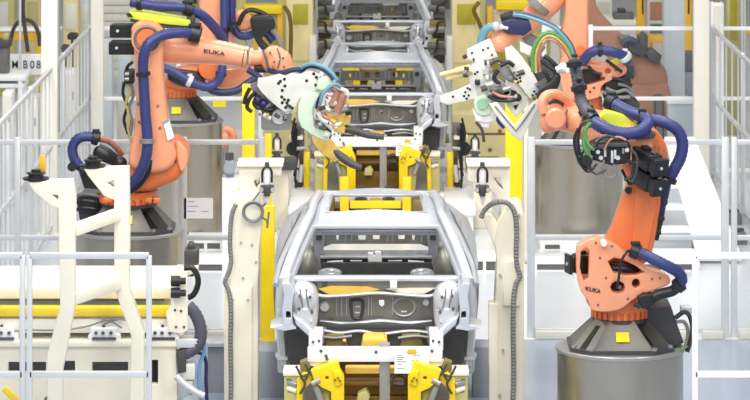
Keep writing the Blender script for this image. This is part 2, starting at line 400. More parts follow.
# ================================================================ pedestals and robot bases
def pedestal(px, py, Y, rad, label, m='drum'):
    c = W(px, py, Y); z = c.z
    r = thing('robot_pedestal', (c.x, Y, 0), label, 'pedestal', None)
    k = MB(); k.rev((c.x, Y, 0), (0, 0, 1), [(0, rad), (z - 0.03, rad)], 72); obj('drum', k, m, r)
    k = MB(); k.rev((c.x, Y, z - 0.03), (0, 0, 1), [(0, rad + .012), (0.024, rad + .012), (0.03, rad + .006)], 72); obj('top_plate', k, 'steel', r)
    return c
def octa(a, b, z, c): return [Vector((c.x + x, c.y + y, z)) for x, y in ((-b, -a), (b, -a), (a, -b), (a, b), (b, a), (-b, a), (-a, b), (-a, -b))]
def robot_base(root, c, h=0.245, w=0.42, sticker=True, m='iron'):
    k = MB(); bm = k.bm
    lo = [bm.verts.new(p) for p in octa(w, w * .6, c.z + .03, c)]; hi = [bm.verts.new(p) for p in octa(w * .52, w * .25, c.z + h, c)]
    fs = []
    for i in range(8):
        fs.append(bm.faces.new((lo[i], lo[(i + 1) % 8], hi[(i + 1) % 8], hi[i])))
    bm.faces.new(hi)
    for i in (1, 3, 5, 7):
        bmesh.ops.inset_region(bm, faces=[fs[i]], thickness=0.082, depth=0)
        bmesh.ops.inset_region(bm, faces=[fs[i]], thickness=0.0001, depth=-0.12)
        fs[i].material_index = 1
    for i in (0, 2, 4, 6):
        bmesh.ops.inset_region(bm, faces=[fs[i]], thickness=0.02, depth=-0.012)
    o = obj('base_casting', k, m, root); o.data.materials.append(M['black'])
    k = MB(); a = octa(w + .015, w * .62, c.z + .002, c); b_ = octa(w + .015, w * .62, c.z + .032, c)
    v = [k.bm.verts.new(p) for p in a]; u = [k.bm.verts.new(p) for p in b_]; k.bm.faces.new(v[::-1]); k.bm.faces.new(u)
    for i in range(8): k.bm.faces.new((v[i], v[(i + 1) % 8], u[(i + 1) % 8], u[i]))
    obj('base_flange', k, 'char', root)
    for i, (x, y) in enumerate(((-.62, -.95), (.62, -.95), (.95, -.62), (-.95, -.62))):
        k = MB(); p = Vector((c.x + x * w, c.y + y * w, c.z + .032)); k.cyl(p, p + Vector((0, 0, .022)), .022, n=8); obj('anchor_bolt', k, 'steel', root)
    if sticker:
        k = MB(); pass
        fz = .47; zz = .03 + (h - .03) * fz; yy = -w + (w - w * .52) * fz; k.box((c.x, c.y + yy - .004, c.z + zz), (.11, .006, .095), 0, Quaternion((1, 0, 0), -math.atan2(w * .48, h - .03))); obj('warning_sticker', k, 'sticker', root)
def turntable(root, c, z0, h, r, m='orange', teeth=26):
    k = MB(); p = Vector((c.x, c.y, z0)); k.rev(p, (0, 0, 1), [(0, r * .93), (h * .4, r * .93), (h * .4, r), (h, r), (h, r * .8)], 48)
    for i in range(teeth):
        a = 2 * math.pi * i / teeth
        q = Quaternion((0, 0, 1), a); d = q @ Vector((r * .97, 0, 0))
        k.box(p + d + Vector((0, 0, h * .22)), (r * .1, r * .13, h * .42), 0.003, q)
    obj('turntable', k, m, root)
    k = MB(); k.rev(p - Vector((0, 0, .03)), (0, 0, 1), [(0, r * .98), (.028, r * .98)], 40); obj('bearing_ring', k, 'char', root)
def motor(root, p, d, ln, w, m='black', sub=True):          # servo motor: square body, cap, cooling lines
    p = Vector(p); d = Vector(d).normalized(); q = d.to_track_quat('Y', 'Z')
    k = MB(); k.box(p + d * ln * .36, (w, ln * .72, w), w * .12, q); k.box(p + d * ln * .80, (w * .86, ln * .2, w * .86), w * .1, q)
    k.box(p + d * ln * .94, (w * .97, ln * .12, w * .97), w * .12, q)
    for s in (-.3, 0, .3): k.box(p + d * ln * .36 + q @ Vector((0, 0, w * .5)), (w * .1, ln * .6, w * .08), 0, q @ Quaternion((1, 0, 0, 0)))
    k.box(p + d * ln * .3 + q @ Vector((0, 0, w * .58)), (w * .45, ln * .22, w * .2), w * .04, q)
    o = obj('motor', k, m, root)
    if sub:
        k = MB(); e = p + d * (ln + .001); k.cyl(e - d * .004, e + d * .006, w * .09, n=10); obj('plug', k, 'alu', o)
    return o
def clamp_ring(root, pts, r, ln=0.05, m='black'):
    k = MB(); a = Vector(pts[0]); b_ = Vector(pts[1]); d = (b_ - a).normalized()
    k.rev(a - d * ln / 2, d, [(0, r * 1.05), (ln * .1, r * 1.3), (ln * .9, r * 1.3), (ln, r * 1.05)], 20)
    n = d.orthogonal().normalized(); k.box(a + Vector((0, 0, r * 1.3)), (ln, ln, r * .5), 0.003)
    obj('hose_clamp', k, m, root)
def hose(root, name, pts, Y, r, m='blue', rib=0.045, pitch=0.035, n=14):
    k = MB(); k.tube(wp(pts, Y), r, n, 8, rib, pitch); return obj(name, k, m, root)
# ================================================================ ROBOT, right front
Y1 = 30.25
c = pedestal(620, 346, Y1, 0.53, 'large steel drum pedestal under the right front robot')
R = thing('industrial_robot', c, 'large orange robot on steel drum at right, blue looped hose on its elbow', 'robot')
robot_base(R, c)
turntable(R, c, c.z + .25, .155, .24)
# rotating column: two cheeks and a body
k = MB()
outl = [(577, 250), (581, 244), (589, 239.5), (597, 238), (606, 241), (619, 247), (630, 256), (640, 264), (652, 270), (664, 274), (670, 279), (668, 285), (655, 290), (642, 295), (632, 301), (621, 309), (606, 312), (592, 310), (588, 301), (581, 291), (577, 275)]
holes = [[(581, 252), (586, 247.5), (589, 250), (589, 264), (588.5, 278), (583.5, 281), (580, 268)],
         [(608, 261.5), (614, 258), (622, 259.5), (634, 265), (645, 272.5), (636, 275), (624, 275.5), (613, 272)],
         [(617.8 + 7.4 * math.cos(t * .6283), 287.5 + 6.2 * math.sin(t * .6283)) for t in range(10)],
         [(636 + 4 * math.cos(t * .6283), 283.5 + 4.6 * math.sin(t * .6283)) for t in range(10)]]
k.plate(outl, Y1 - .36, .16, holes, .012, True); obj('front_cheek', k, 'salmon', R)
k = MB(); k.plate([(578, 252), (588, 241), (604, 243), (624, 253), (648, 270), (666, 277), (660, 288), (636, 297), (621, 307), (592, 308), (584, 290)], Y1 + .12, .2, [], .012, True); obj('rear_cheek', k, 'orange', R)
k = MB(); k.plate([(590, 296), (600, 290), (612, 296), (622, 297), (634, 293), (634, 300), (621, 308), (606, 312), (592, 310)], Y1 - .28, .5, [], .012); obj('column_body', k, 'orange', R)
k = MB(); k.plate([(604, 262), (618, 256), (640, 268), (646, 274), (630, 292), (608, 294)], Y1 - .1, .1, [], .01); obj('inner_casting', k, 'char', R)
for a in ((613, 264, 638, 270), (613, 268, 640, 273)):
    k = MB(); k.tube([W(a[0], a[1], Y1 - .24), W((a[0] + a[2]) / 2, a[1] + 1, Y1 - .26), W(a[2], a[3], Y1 - .22)], .022, 8); obj('inner_cable', k, 'black', R)
k = MB(); k.text('KUKA', W(593.5, 290, Y1 - .365), .034, .006, math.radians(-12), .125); obj('lettering', k, 'inkdark', R)
k = MB(); p = W(604, 243.5, Y1 - .44); k.cyl(p, p + Vector((0, .1, 0)), .026, n=16); obj('pivot_cap', k, 'ivory', R)
motor(R, W(590, 263, Y1 - .1), (-1, -.25, .0), .2, .16)
# lower arm
k = MB()
k.plate([(602, 250), (609, 236), (616, 220), (622, 202), (628, 184), (622, 168), (616, 152), (618, 138), (630, 130), (650, 129), (661, 136), (667.5, 150), (667.5, 172), (664, 192), (660, 214), (656, 238), (648, 262), (628, 268), (608, 262)], Y1 - .16, .3, [], .05, True)
obj('lower_arm', k, 'orange', R)
k = MB(); k.plate([(636, 190), (652, 192), (658, 196), (652, 232), (646, 256), (633, 256), (634, 225)], Y1 - .19, .06, [], .02, True); obj('arm_rib', k, 'orange', R)
k = MB()
for x, y in ((655, 146), (659, 146), (663, 149)): k.plate([(x, y), (x + 1.6, y + .5), (x + 2.0, y + 10), (x + .8, y + 12), (x - .3, y + 8)], Y1 - .175, .02)
obj('casting_slot', k, 'dullorange', R)
k = MB(); p = W(628.5, 190.5, Y1 - .185); k.cyl(p, p + Vector((0, .03, 0)), .03, n=14); obj('arm_plug', k, 'black', R)
k = MB(); k.tube(wp([(667, 178), (667, 190), (663, 206), (660, 222), (656, 240)], Y1 - .1), .022, 10); obj('arm_cable', k, 'black', R)
for y, x in ((202, 664.5), (218, 661.5), (232, 658)):
    k = MB(); k.box(W(x, y, Y1 - .1), (.05, .06, .04), .006); obj('cable_clip', k, 'black', R)
# elbow and forearm reaching away to the left
k = MB(); k.rev(W(633, 146, Y1 - .3), (0, 1, 0), [(0, .13), (.02, .16), (.2, .17)], 32); obj('elbow_housing', k, 'salmon', R)
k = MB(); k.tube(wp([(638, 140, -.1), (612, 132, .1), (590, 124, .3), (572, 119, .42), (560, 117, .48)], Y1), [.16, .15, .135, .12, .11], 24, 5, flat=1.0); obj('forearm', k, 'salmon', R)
k = MB(); k.tube(wp([(588, 123.5, .31), (584, 122.3, .33)], Y1), .15, 24, 0); obj('forearm_flange', k, 'salmon', R)
k = MB(); k.ball(W(555, 117, Y1 + .42), .105, (1.0, 1, 1.15)); k.ball(W(548, 121, Y1 + .36), .085, (.9, 1, 1.25)); k.rev(W(556, 119, Y1 + .2), (0, 1, 0), [(0, .075), (.015, .09), (.2, .095)], 24)
for t in range(6): 
    a = t * math.pi / 3; p = W(556, 119, Y1 + .195) + Vector((math.cos(a) * .06, 0, math.sin(a) * .06)); k.cyl(p, p + Vector((0, .02, 0)), .01, n=8)
obj('wrist', k, 'salmon', R)
k = MB(); k.tube(wp([(544, 113, .3), (542, 103, .3), (546, 96, .32), (555, 94, .36), (566, 99, .4), (572, 107, .42)], Y1), .042, 14); obj('wrist_fork', k, 'salmon', R)
k = MB(); k.plate([(548, 103), (556, 98), (564, 103), (562, 112), (552, 112)], Y1 + .4, .1, [], .01); obj('wrist_gap', k, 'irondark', R)
k = MB(); k.tube(wp([(567, 109, .3), (566, 118, .28), (567, 128, .3)], Y1), .01, 8); obj('wrist_seam', k, 'iron', R)
# motors on the elbow
k = MB(); k.plate([(589, 146), (600, 141), (626, 140), (631, 146), (630, 163), (612, 166), (592, 160)], Y1 - .5, .3, [], .02); o = obj('motor_block', k, 'black', R)
for i, (x, y, h) in enumerate(((604, 149, 8), (611, 151, 12), (614, 150, 9), (622, 148, 6))):
    k = MB(); k.rect(x, y, x + 2.4, y + h, Y1 - .53, .05, .004); obj('connector', k, 'alu' if i < 3 else 'cablegrey', o)
for x0, x1, y in ((592, 607, 145), (608, 628, 143)):
    k = MB(); k.rect(x0, y, x1, y + 4, Y1 - .55, .1, .008); obj('motor_fin', k, 'char', o)
for i, (x, y) in enumerate(((645, 158), (644, 178))):
    motor(R, W(x - 7, y - 5, Y1 - .25), (.42, -.75, -.22), .36, .145)
    k = MB(); k.tube(wp([(x - 6, y + 2, -.5), (x - 14, y + 6, -.5), (x - 18, y, -.4), (x - 22, y - 8, -.35)], Y1), .012, 8); obj('motor_cable', k, 'black', R)
k = MB(); k.plate([(634, 135), (652, 132), (656, 134.5), (654, 138.5), (636, 140)], Y1 - .36, .2, [], .008); obj('bracket_plate', k, 'char', R)
for i, (pts, rr, mm) in enumerate(([[(596, 146), (600, 139), (608, 136), (616, 138)], .012, 'black'], [[(604, 150), (610, 140), (618, 137), (626, 140)], .01, 'copper'], [[(628, 160), (634, 166), (632, 176), (624, 180)], .012, 'black'],
        [[(592, 160), (590, 168), (596, 174), (606, 170)], .01, 'char'], [[(632, 150), (637, 158), (636, 172), (632, 182)], .012, 'char'], [[(578, 128), (574, 140), (577, 156), (585, 168), (595, 168)], .011, 'black'], [[(583, 132), (588, 144), (594, 150)], .012, 'green'])):
    k = MB(); k.tube(wp(pts, Y1 - .56), rr, 8); obj('cable', k, mm, R)
for x, y in ((598, 152), (627, 150), (618, 158), (601, 158)):
    k = MB(); p = W(x, y, Y1 - .53); k.cyl(p, p + Vector((0, .06, 0)), .018, n=12); obj('screw_plug', k, 'alu', R)
for x, y in ((596, 243), (612, 246), (586, 288), (598, 305), (628, 299), (652, 279), (660, 278), (606, 278), (600, 258)):
    k = MB(); p = W(x, y, Y1 - .366); k.cyl(p, p + Vector((0, .02, 0)), .011, n=10); obj('bolt', k, 'iron', R)
for x, y in ((619, 286), (619, 272)):
    k = MB(); k.rect(x - 2, y, x + 3, y + 3, Y1 - .22, .06, .004); obj('inner_valve', k, 'alu', R)
# energy supply tray and hoses
k = MB(); k.plate([(600, 117), (606, 111), (622, 114), (640, 125), (637, 130), (618, 132)], Y1 - .2, .22, [], .012); obj('hose_tray', k, 'lime', R)
hose(R, 'hose', [(591, 119, -.32), (600, 126, -.4), (613, 131.5, -.46), (628, 133.5, -.46), (641, 130.5, -.42), (648, 123, -.36), (643, 117, -.26), (634, 114, -.2), (622, 108.5, -.1), (611, 102, 0)], Y1, .052)
hose(R, 'hose', [(643, 119.5, -.2), (656, 120.5, -.2), (668, 124, -.2), (678, 131, -.2), (682.5, 143, -.2), (680.5, 157, -.2), (674, 170, -.2), (668, 181, -.2)], Y1, .05)
hose(R, 'hose_tail', [(668, 180, -.18), (665.5, 192, -.14), (662, 206, -.1), (659, 222, -.06), (655, 236, 0)], Y1, .034, 'navy')
clamp_ring(R, wp([(591, 119, -.32), (597, 124, -.37)], Y1), .054, .07)
clamp_ring(R, wp([(642, 119, -.25), (648, 120, -.25)], Y1), .056, .07)
clamp_ring(R, wp([(611, 102, 0), (617, 105, -.03)], Y1), .056, .08)
clamp_ring(R, wp([(669, 179.5, -.2), (667, 184, -.2)], Y1), .052, .05)
hose(R, 'hose', [(634, 250, -.42), (644, 254.5, -.45), (656, 260.5, -.47), (668, 266.5, -.47), (678, 272, -.44), (682, 279, -.4), (679, 285, -.38)], Y1, .047)
clamp_ring(R, wp([(635.5, 251, -.42), (640, 253, -.43)], Y1), .05, .08)
clamp_ring(R, wp([(679, 285, -.38), (674, 289, -.36)], Y1), .05, .06)
k = MB(); k.tube(wp([(679, 285, -.38), (672, 291, -.36), (660, 294, -.36), (650, 299, -.36)], Y1), .045, 12); obj('hose_elbow', k, 'black', R)
k = MB(); k.tube(wp([(634, 250, -.42), (627, 252, -.45), (621, 262, -.47), (619, 276, -.46), (617, 288, -.4)], Y1), .012, 8); obj('loose_cable', k, 'black', R)
k = MB(); k.plate([(637, 297), (644, 293), (653, 295), (654, 304), (648, 310), (640, 308)], Y1 - .42, .18, [], .02); k.cyl(W(640, 307, Y1 - .46), W(634, 304, Y1 - .46), .02); obj('gear_motor', k, 'black', R)
k = MB(); k.plate([(642, 309), (671, 306), (675, 318), (684, 343), (668, 349), (656, 346), (648, 330)], Y1 - .1, .4, [], .012); obj('connection_box', k, 'char', R)
k = MB(); k.tube(wp([(675, 318, -.1), (685, 312, -.1), (691, 320, -.12), (692, 335, -.14), (687, 352, -.16)], Y1), .02, 8); obj('supply_cable', k, 'black', R)
k = MB(); k.tube(wp([(676, 322, -.1), (684, 322, -.1), (688, 332, -.1), (685, 350, -.12)], Y1), .016, 8); obj('supply_cable', k, 'cablegrey', R)
k = MB(); k.tube(wp([(668, 348, -.2), (676, 350, -.22), (683, 349, -.2), (688, 346, -.2)], Y1), .008, 8); obj('earth_wire', k, 'green', R)
k = MB(); k.rect(681, 307, 692, 314, Y1, .12, .006); obj('connector_plate', k, 'alu', R)
# cables hanging from the forearm ring
for i, (pts, rr, mm) in enumerate(([[(592, 120), (582, 124), (578, 138), (580, 154), (586, 160)], .014, 'black'], [[(590, 121), (580, 128), (576, 146), (580, 164), (590, 166)], .012, 'char'],
        [[(591, 122), (585, 130), (584, 144), (588, 155), (592, 158)], .018, 'green'], [[(588, 120), (586, 136), (590, 150)], .013, 'green'], [[(604, 160), (602, 172), (610, 178), (616, 174), (614, 164)], .009, 'cablegrey'],
        [[(584, 150), (580, 162), (588, 172), (597, 164)], .01, 'black'], [[(596, 142), (604, 136), (612, 137)], .012, 'cablegrey'])):
    k = MB(); k.tube(wp(pts, Y1 - .55), rr, 8); obj('cable', k, mm, R)
k = MB(); p = W(586.5, 161, Y1 - .62); k.rev(p, (0, 1, 0), [(0, .025), (.0, .042), (.05, .045)], 20); obj('round_plug', k, 'black', R)
# dark corrugated hose rising over the forearm, cables arching to the tool
hose(R, 'corrugated_hose', [(593, 116, -.1), (586, 110, .1), (581, 100, .2), (578.5, 86, .25), (576, 72, .3), (574, 61, .35)], Y1, .05, 'hosegrey', .06)
for p2 in ([(586, 110), (582, 103)], [(579, 88), (578, 82)], [(574.5, 64), (574, 60)]):
    clamp_ring(R, wp([(a[0], a[1], .2) for a in p2], Y1), .054, .05)
for i, (pts, rr, mm) in enumerate(([[(574, 62), (569, 47), (558, 36), (547, 33), (538, 40), (533, 54), (533, 72)], .018, 'green'], [[(573, 62), (566, 48), (556, 38), (547, 36), (540, 43), (536, 55), (536, 73)], .014, 'gold'],
        [[(575, 62), (570, 45), (556, 29), (540, 21), (525, 16), (513, 14)], .02, 'teal'], [[(576, 62), (572, 46), (560, 31), (542, 19), (525, 13.5), (514, 13)], .016, 'hosegrey'],
        [[(572, 63), (566, 52), (556, 42), (548, 40), (542, 47), (539, 58), (540, 72)], .012, 'copper'])):
    k = MB(); k.tube(wp(pts, Y1 + .35), rr, 8); obj('tool_cable', k, mm, R)
# ================================================================ ROBOT, left front
Y2 = 35.4
c = pedestal(129, 229, Y2, 0.535, 'steel drum pedestal under the big left robot, behind white bent posts')
L = thing('industrial_robot', c, 'big orange robot at left reaching right to the cream tool', 'robot')
robot_base(L, c, .26, .43)
turntable(L, c, c.z + .265, .12, .285)
k = MB(); k.plate([(127, 168), (132, 152), (146, 145), (162, 143), (176, 141), (187, 153), (185.5, 168), (178, 180), (160, 188), (146, 192), (132, 191), (128, 182)], Y2 - .33, .6, [], .07, True); obj('column_body', k, 'orange', L)
k = MB(); k.plate([(176, 141), (184, 147), (188, 156), (186, 167), (181, 172), (177, 160)], Y2 - .36, .1, [], .02, True); obj('column_side_cover', k, 'salmon', L)
k = MB(); k.tube(wp([(160, 158, -.34), (168, 157, -.36), (176, 162, -.34)], Y2), .012, 8); obj('casting_seam', k, 'char', L)
k = MB(); p = W(134, 163, Y2 - .345); k.cyl(p, p + Vector((0, .05, 0)), .04, n=18); obj('lifting_hole', k, 'black', L)
for x in (108, 150, 156):
    k = MB(); k.box(W(x, 200, Y2 - .3), (.09, .06, .05), .008); obj('turntable_lug', k, 'orange', L)
k = MB()
k.plate([(131, 29), (138, 22), (148, 21), (158, 25), (164.5, 34), (164, 48), (162.5, 62), (163.5, 84), (166, 106), (169, 126), (174, 145), (176, 158), (168, 170), (146, 174), (130, 166), (129, 152), (134, 132), (135.5, 100), (135, 66), (133, 44)], Y2 - .42, .3, [], .05, True)
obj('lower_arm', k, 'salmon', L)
k = MB(); k.rev(W(147, 39, Y2 - .45), (0, 1, 0), [(0, .10), (0, .15), (.03, .158), (.1, .16)], 36); obj('elbow_cap', k, 'salmon', L)
k = MB(); k.rev(W(147, 39, Y2 - .47), (0, 1, 0), [(0, .06), (0, .095), (.03, .1), (.04, .1)], 32); obj('elbow_cover', k, 'orange', L)
k = MB(); k.tube(wp([(147 + 12.2 * math.cos(t * .2618), 39 + 12.2 * math.sin(t * .2618)) for t in range(25)], Y2 - .455), .014, 8, 0); obj('elbow_seal', k, 'iron', L)
for x, y in ((138, 104), (158, 106), (139, 122), (160, 128), (150, 140)):
    k = MB(); p = W(x, y, Y2 - .43); k.cyl(p, p + Vector((0, .03, 0)), .014, n=10); obj('bolt', k, 'iron', L)
k = MB(); k.plate([(163, 122), (169, 119), (174, 137), (168, 141)], Y2 - .44, .02); obj('care_label', k, 'paper', L)
k = MB(); k.plate([(162.6, 121.6), (168.4, 118.8), (169.4, 121.4), (163.6, 124.4)], Y2 - .443, .004); obj('label_band', k, 'teal', L)
# forearm
k = MB(); k.tube(wp([(152, 44, -.1), (172, 47, -.1), (196, 49.5, -.12), (222, 53, -.14), (244, 57, -.16)], Y2), [.16, .165, .14, .118, .105], 26, 5); obj('forearm', k, 'salmon', L)
k = MB(); k.tube(wp([(244, 57, -.16), (247, 57.5, -.16)], Y2), .112, 26, 0); k.tube(wp([(249, 58, -.16), (252, 58.4, -.16)], Y2), .104, 26, 0); obj('forearm_ring', k, 'salmon', L)
k = MB(); k.tube(wp([(250, 58, -.16), (262, 58, -.17), (270, 58, -.18)], Y2), [.085, .07, .08], 22, 5); k.ball(W(274, 60, Y2 - .2), .13, (1.0, .9, 1.1)); k.tube(wp([(272, 54, -.2), (280, 62, -.22), (285, 72, -.24)], Y2), [.1, .125, .09], 22, 5); obj('wrist', k, 'salmon', L)
for i in range(7):
    k = MB(); a = i * .9; p = W(247.5, 51 + i * 2.2, Y2 - .27); k.cyl(p, p + Vector((0, .02, 0)), .009, n=8); obj('bolt', k, 'iron', L)
k = MB(); k.text('KUKA', W(214.5, 52.3, Y2 - .275), .04, .006, math.radians(-9), .21); o = obj('lettering', k, 'inkdark', L)
for i, (x, y) in enumerate(((111, 31), (110, 48))):
    k = MB(); a = W(x, y, Y2); k.box((a.x + .16, Y2 + .02, a.z), (.34, .16, .125), .012); k.box((a.x + .16, Y2 + .0, a.z + .05), (.3, .14, .05), .01)
    o = obj('motor', k, 'black', L)
    k = MB(); p = W(x + 6.5, y, Y2 - .075); k.cyl(p, p + Vector((0, .02, 0)), .015, n=10); obj('plug', k, 'alu', o)
k = MB(); k.plate([(127, 17), (129, 11.5), (150, 13), (190, 20), (191.5, 27), (165, 24.5), (130, 19)], Y2 - .3, .25, [], .012); obj('hose_tray', k, 'lime', L)
k = MB(); k.plate([(130, 19.5), (165, 25), (190, 27.5), (190, 29.5), (160, 28), (131, 22)], Y2 - .28, .22, [], .006); obj('tray_rail', k, 'char', L)
k = MB(); k.plate([(128, 17), (126, 14.5), (130, 13), (133, 17)], Y2 - .32, .3); obj('tray_end', k, 'black', L)
# hoses
hose(L, 'hose', [(195, 34, -.3), (184, 32.5, -.38), (171, 33.5, -.45), (158, 37, -.52), (148.5, 44, -.56), (144, 55, -.56), (143, 68, -.54), (144, 90, -.52), (145.5, 115, -.52), (147.5, 138, -.52), (146.5, 155, -.52), (141, 171, -.5), (133, 182, -.46), (124, 189, -.4)], Y2, .052)
hose(L, 'hose_tail', [(149, 160, -.44), (147, 172, -.44), (139, 184, -.42), (128, 191, -.4), (120, 189, -.4)], Y2, .035, 'black', .0)
clamp_ring(L, wp([(195, 34, -.3), (199, 35, -.3)], Y2), .066, .12)
clamp_ring(L, wp([(143.2, 74, -.53), (143.6, 78, -.53)], Y2), .055, .04)
clamp_ring(L, wp([(147, 141, -.52), (147, 144, -.52)], Y2), .055, .05, 'cablegrey')
hose(L, 'hose', [(131, 2, -.25), (146, 4.5, -.28), (162, 6.5, -.3), (178, 7, -.3), (192, 10, -.26), (204, 17, -.2), (213, 26, -.1), (220, 35, 0), (225, 45, .08)], Y2, .05)
clamp_ring(L, wp([(140, 3.5, -.26), (144, 4, -.27)], Y2), .053, .05)
clamp_ring(L, wp([(188, 9, -.26), (193, 10.5, -.25)], Y2), .056, .1)
k = MB(); k.box(W(191, 19, Y2 - .24), (.08, .1, .14), .01); obj('hose_bracket', k, 'char', L)
k = MB(); k.rect(124, 70, 134, 84, Y2 - .2, .16, .012); vb = obj('valve_block', k, 'black', L)
for y in (74, 79):
    k = MB(); k.cyl(W(125, y, Y2 - .22), W(129, y, Y2 - .22), .02, n=10); obj('fitting', k, 'steel', vb)
for pts, rr, mm in (([(127, 84), (130, 92), (126, 102), (129, 116), (128, 130), (132, 142)], .018, 'khaki'), ([(131, 84), (133, 96), (129, 108), (132, 122), (130, 136)], .016, 'cablegrey'), ([(124, 82), (123, 94), (127, 106), (124, 120), (128, 134)], .016, 'black'), ([(133, 62), (128, 66), (125, 74)], .016, 'black')):
    k = MB(); k.tube(wp(pts, Y2 - .15), rr, 8); obj('side_cable', k, mm, L)
k = MB(); k.tube(wp([(263, 50, -.3), (266, 58, -.31), (268, 67, -.3)], Y2), .014, 8); k.tube(wp([(277, 48, -.33), (280, 57, -.35), (278, 68, -.34)], Y2), .008, 8); obj('wrist_seam', k, 'iron', L)
for x, y in ((270, 53), (274, 62), (283, 58), (284, 67), (272, 68)):
    k = MB(); p = W(x, y, Y2 - .345); k.cyl(p, p + Vector((0, .06, 0)), .012, n=10); obj('bolt', k, 'iron', L)
k = MB(); k.rect(254, 66, 268, 73, Y2 - .2, .14, .012); obj('wrist_motor', k, 'black', L)
# hose and motors over the base at the back left
hose(L, 'hose', [(79, 166, -.2), (74, 158, -.2), (72.5, 148, -.2), (77, 139.5, -.2), (86, 136.5, -.2), (96, 138, -.18)], Y2, .05)
clamp_ring(L, wp([(96, 138, -.18), (99, 139, -.18)], Y2), .055, .07)
hose(L, 'return_hose', [(99, 139, -.18), (108, 141, -.12), (116, 147, -.08), (122, 155, -.04)], Y2, .03, 'copper')
k = MB(); p = W(72, 167, Y2 - .28); k.rev(p, (0, 1, 0), [(0, .03), (0, .045), (.09, .045)], 20); k.tube(wp([(75, 166, -.22), (79, 168, -.2), (84, 172, -.2)], Y2), .03, 10); obj('hose_end', k, 'black', L)
k = MB(); k.ball(W(101, 153, Y2 - .2), .075, (1.1, 1, 1)); k.tube(wp([(97, 150, -.2), (106, 155, -.2), (115, 160, -.18), (122, 164, -.15)], Y2), [.07, .075, .06, .05], 16); k.ball(W(120, 163, Y2 - .2), .07); obj('gear_motor', k, 'black', L)
k = MB(); k.rect(85, 159, 100, 168, Y2 - .25, .15, .02); k.rect(88, 156, 97, 160, Y2 - .24, .12, .01); obj('terminal_box', k, 'char', L)
k = MB(); k.plate([(79, 172), (84, 170), (93, 182), (108, 187), (106, 190), (84, 188)], Y2 - .1, .08); obj('hose_bracket', k, 'black', L)
k = MB(); k.plate([(76, 200), (82, 193), (101, 193), (103, 214), (100, 222), (80, 222)], Y2 + .05, .4, [], .02); obj('connection_box', k, 'char', L)
for y in (196, 203, 210):
    k = MB(); k.tube(wp([(76, y, -.02), (83, y - 2, -.06), (94, y - 1, -.06), (102, y + 2, -.02)], Y2), .018, 8); obj('supply_cable', k, 'cablegrey' if y < 200 else 'black', L)
# ================================================================ tool of the left robot
G = thing('welding_tool', W(300, 110, Y2 - .2), 'cream welding tool with pale green arm held over the middle car body', 'tool')
TY = Y2 - .38
def dots(x0, y0, pts, Y, r=.011, m='black', parent=None, name='bolt_hole'):
    for x, y in pts:
        k = MB(); p = W(x0 + x, y0 + y, Y - .004); k.cyl(p, p + Vector((0, .02, 0)), r, n=10); obj(name, k, m, parent)
k = MB(); k.plate([(258, 78), (268, 77), (279, 74), (286, 76), (291, 73), (300, 74), (308, 71), (316, 73), (324, 77), (336, 81), (330, 86), (324, 89), (312, 92), (301, 97), (297, 104), (295, 111), (284, 112), (276, 106), (268, 99), (262, 93), (257, 86)], TY, .08, [], .008)
mp_ = obj('mounting_plate', k, 'offwhite', G)
dots(245, 55, [(x / 3.81, y / 3.81) for x, y in ((135, 100), (150, 92), (128, 108), (152, 118), (142, 135), (235, 98), (262, 72), (272, 85), (270, 115), (140, 160), (150, 170), (160, 182), (142, 182), (170, 195), (155, 200), (165, 172))], TY, .016, parent=mp_)
k = MB(); k.plate([(317, 79), (321, 76), (323, 80), (319, 85)], TY - .006, .01); obj('slot', k, 'iron', mp_)
k = MB(); k.plate([(250, 86), (262, 82), (272, 96), (282, 108), (280, 116), (262, 114), (256, 100)], TY + .12, .25, [], .02); obj('transformer', k, 'cablegrey', G)
k = MB(); k.rect(261, 113, 291, 131, TY + .15, .22, .03); obj('transformer', k, 'steel', G)
k = MB(); k.rev(W(279, 117, TY + .1), (0, 1, 0), [(0, .05), (.0, .07), (.1, .07)], 24); obj('air_cylinder', k, 'alu', G)
k = MB(); k.plate([(301, 97), (310, 93), (318, 91.5), (320.5, 93), (316.5, 101), (313, 109), (312.5, 116), (316, 123), (322, 129), (331, 134), (327, 142), (319, 139), (310, 134), (301, 127), (297.5, 117), (298, 106)], TY - .06, .1, [], .012); obj('tool_arm', k, 'palegreen', G)
k = MB(); k.plate([(318, 79), (326, 77), (336, 81.5), (331, 88), (322, 91), (316, 89)], TY - .1, .1, [], .01); obj('arm_bracket', k, 'palegreen', G)
# copper shunts and pipes
for i, pts in enumerate(([(333, 85), (341, 89), (347, 92), (346, 99), (341, 107), (335, 115)], [(331, 88), (337, 92), (336, 100), (331, 108), (327, 115)], [(326, 96), (331, 98), (339, 97), (345, 99)], [(319, 101), (324, 107), (333, 111), (340, 112)],
                         [(317, 106), (321, 114), (330, 119), (338, 119)], [(338, 87), (342, 96), (338, 104), (333, 112)], [(318, 112), (322, 120), (333, 124), (341, 124)], [(329, 102), (334, 106), (342, 103)])):
    k = MB(); k.tube(wp([(a[0], a[1], -.1 + .02 * (i % 3)) for a in pts], TY), .022, 8); obj('shunt_pipe', k, 'copper' if i % 3 else 'offwhite', G)
for pts in ([(332, 106, -.12), (338, 92, -.12)], [(337, 112, -.14), (344, 94, -.14)]):
    k = MB(); a, b_ = wp(pts, TY); k.cyl(a, b_, .04, n=14); obj('air_cylinder', k, 'copper', G)
k = MB(); k.rect(328, 97, 335, 106, TY - .12, .1, .01); obj('clamp_block', k, 'offwhite', G)
for pts in ([(324, 110), (332, 108), (338, 113), (336, 120), (328, 118)], [(334, 116), (343, 112), (351, 117), (350, 124), (340, 127), (335, 123)], [(330, 122), (339, 120), (346, 128), (344, 134), (334, 132)]):
    k = MB(); k.plate(pts, TY - .1, .08, [], .01); obj('electrode_holder', k, 'gold', G)
